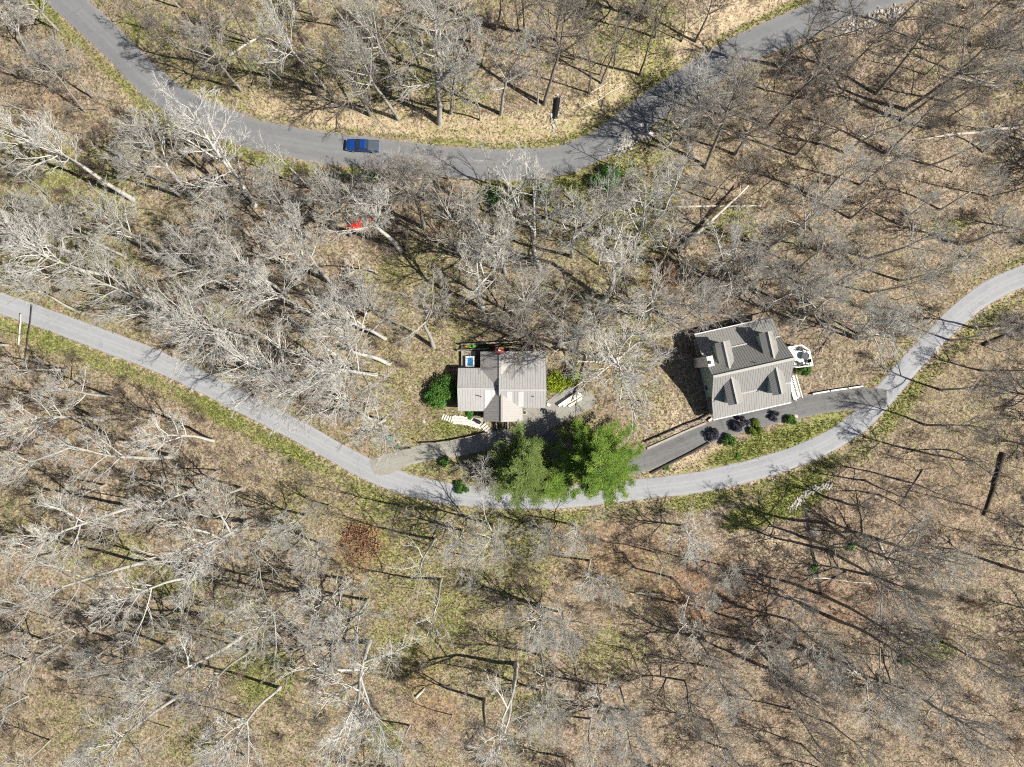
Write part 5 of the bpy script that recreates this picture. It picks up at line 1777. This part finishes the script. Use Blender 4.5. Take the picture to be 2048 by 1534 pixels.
loft([(1.22, sec(.90, 1.05, 1.16, .05)), (.55, sec(.86, 1.05, 1.78, .3, .68)), (.35, sec(.86, 1.05, 1.86, .3, .70)), (-.70, sec(.86, 1.05, 1.86, .3, .70)), (-.92, sec(.88, 1.05, 1.2, .1, .8))],
     'glass', 'cabin_glass', tr)
loft([(.50, sec(.72, 1.72, 1.84, .06, .66)), (.3, sec(.74, 1.76, 1.91, .06, .68)), (-.55, sec(.74, 1.76, 1.91, .06, .68)), (-.72, sec(.73, 1.74, 1.85, .06, .66))], 'blue_paint', 'roof', tr, .03)
for s in (-1, 1):
    for xa, za, xb, zb in ((1.18, 1.12, .50, 1.78), (-.10, 1.1, -.10, 1.80), (-.88, 1.12, -.70, 1.80)):
        MB().tube([(xa, s * .89, za), (xb, s * .74, zb)], [.045, .045], 5).build('pillar', 'blue_paint', tr)
    MB().box(.88, 1.08, s * 1.0 - .09, s * 1.0 + .14 * s + .05, 1.12, 1.32).build('mirror', 'black_plastic', tr)
    MB().box(2.60, 2.80, s * .72 - .16, s * .72 + .16, .78, .93).build('headlight', 'lamp_clear', tr)
    MB().box(-2.76, -2.66, s * .86 - .08, s * .86 + .08, .75, 1.02).build('tail_light', 'lamp_red', tr)
    MB().box(-.95, 1.0, s * 1.0 - .01, s * 1.0 + .02, .62, .66).build('side_trim', 'black_plastic', tr)
    for x in (1.72, -1.72):
        wh = empty('wheel', (x, s * .86, .385))
        wh.parent = tr
        MB().tube([(0, -.13, 0), (0, .13, 0)], [.385, .385], 18).build('tyre', 'tyre', wh)
        MB().tube([(0, -.135, 0), (0, .135, 0)], [.23, .23], 12).build('rim', 'silver', wh)
MB().box(-2.66, -.98, -.84, .84, 1.06, 1.15).build('bed_cover', 'bed_cover', tr)
for i in range(1, 5):
    x = -.98 - i * .336
    MB().box(x - .02, x + .02, -.83, .83, 1.15, 1.17).build('cover_rib', 'bed_cover', tr)
MB().box(-2.86, -2.70, -.9, .9, .48, .66).build('rear_bumper', 'silver', tr)
MB().box(2.74, 2.92, -.85, .85, .42, .62).build('front_bumper', 'black_plastic', tr)
MB().box(2.78, 2.88, -.5, .5, .66, .86).build('grille', 'dark_metal', tr)
MB().tube([(1.30, -.5, 1.17), (1.22, .1, 1.19)], [.015, .015], 4).build('wiper', 'black_plastic', tr)

# ------------------------------------------------------------------ odds and ends
def tarp(px, py, sx, sy, mat, mat2, label, seed):
    p = GP(px, py)
    e = empty('tarp', p, R(30), label, 'tarp')
    r_ = np.random.RandomState(seed)
    n = 15
    m1, m2 = MB(), MB()
    h = r_.rand(n + 1, n + 1)
    grid = {}
    for i in range(n + 1):
        for j in range(n + 1):
            u, v = i / n - .5, j / n - .5
            ed_ = max(abs(u), abs(v)) * 2
            grid[i, j] = (u * sx * (1 + .25 * math.sin(5 * v + seed)), v * sy * (1 + .25 * math.sin(6 * u)), .03 + .42 * h[i, j] * (1 - .6 * ed_))
    for i in range(n):
        for j in range(n):
            m = m2 if (i + j * .4) < n * .3 else m1
            b = len(m.v)
            m.v += [grid[i, j], grid[i + 1, j], grid[i + 1, j + 1], grid[i, j + 1]]
            m.f.append((b, b + 1, b + 2, b + 3))
    m1.build('sheet', mat, e)
    if mat2: m2.build('faded_edge', mat2, e)
tarp(709, 452, 2.5, 1.5, 'red_tarp', 'orange_tarp', 'crumpled red and orange tarp on the leaves below the pickup', 1)
tarp(744, 438, .9, .7, 'red_tarp', 'orange_tarp', 'small scrap of red tarp right of the larger one', 2)
ub = GP(781.5, 877.5)
eu = empty('utility_box', ub, R(2), 'green metal utility box on a concrete pad by the cabin driveway', 'utility box')
MB().box(-.62, .62, -.62, .62, -.1, .06).build('pad', 'concrete', eu)
MB().box(-.48, .48, -.46, .46, .064, .80).build('case', 'utility_green', eu, bevel=.03)
MB().quad_box([(-.52, -.52, .80), (.52, -.52, .80), (.52, .50, .80), (-.52, .50, .80), (-.50, -.48, .88), (.50, -.48, .88), (.50, .48, .95), (-.50, .48, .95)]).build('lid', 'utility_green', eu)
MB().box(-.05, .05, -.50, -.465, .40, .55).build('handle', 'dark_metal', eu)
sp = GP(797, 884)
eo = empty('drain_cover', sp, 0, 'small round white drain cap beside the utility box', 'drain cap')
MB().tube([(0, 0, -.05), (0, 0, .12)], [.20, .20], 14).build('collar', 'acrylic', eo)
MB().tube([(0, 0, .12), (0, 0, .15)], [.13, .10], 14).build('cap', 'dark_metal', eo)
sp = GP(829, 879)
eo = empty('bollard', sp, 0, 'short brown post on the lawn between utility box and rail fence', 'post')
MB().tube([(0, 0, -.1), (0, 0, .55)], [.10, .09], 8).build('shaft', 'dark_wood', eo)
MB().tube([(0, 0, .552), (0, 0, .62), (0, 0, .70)], [.17, .15, .03], 10).build('cap', 'brick_red', eo)
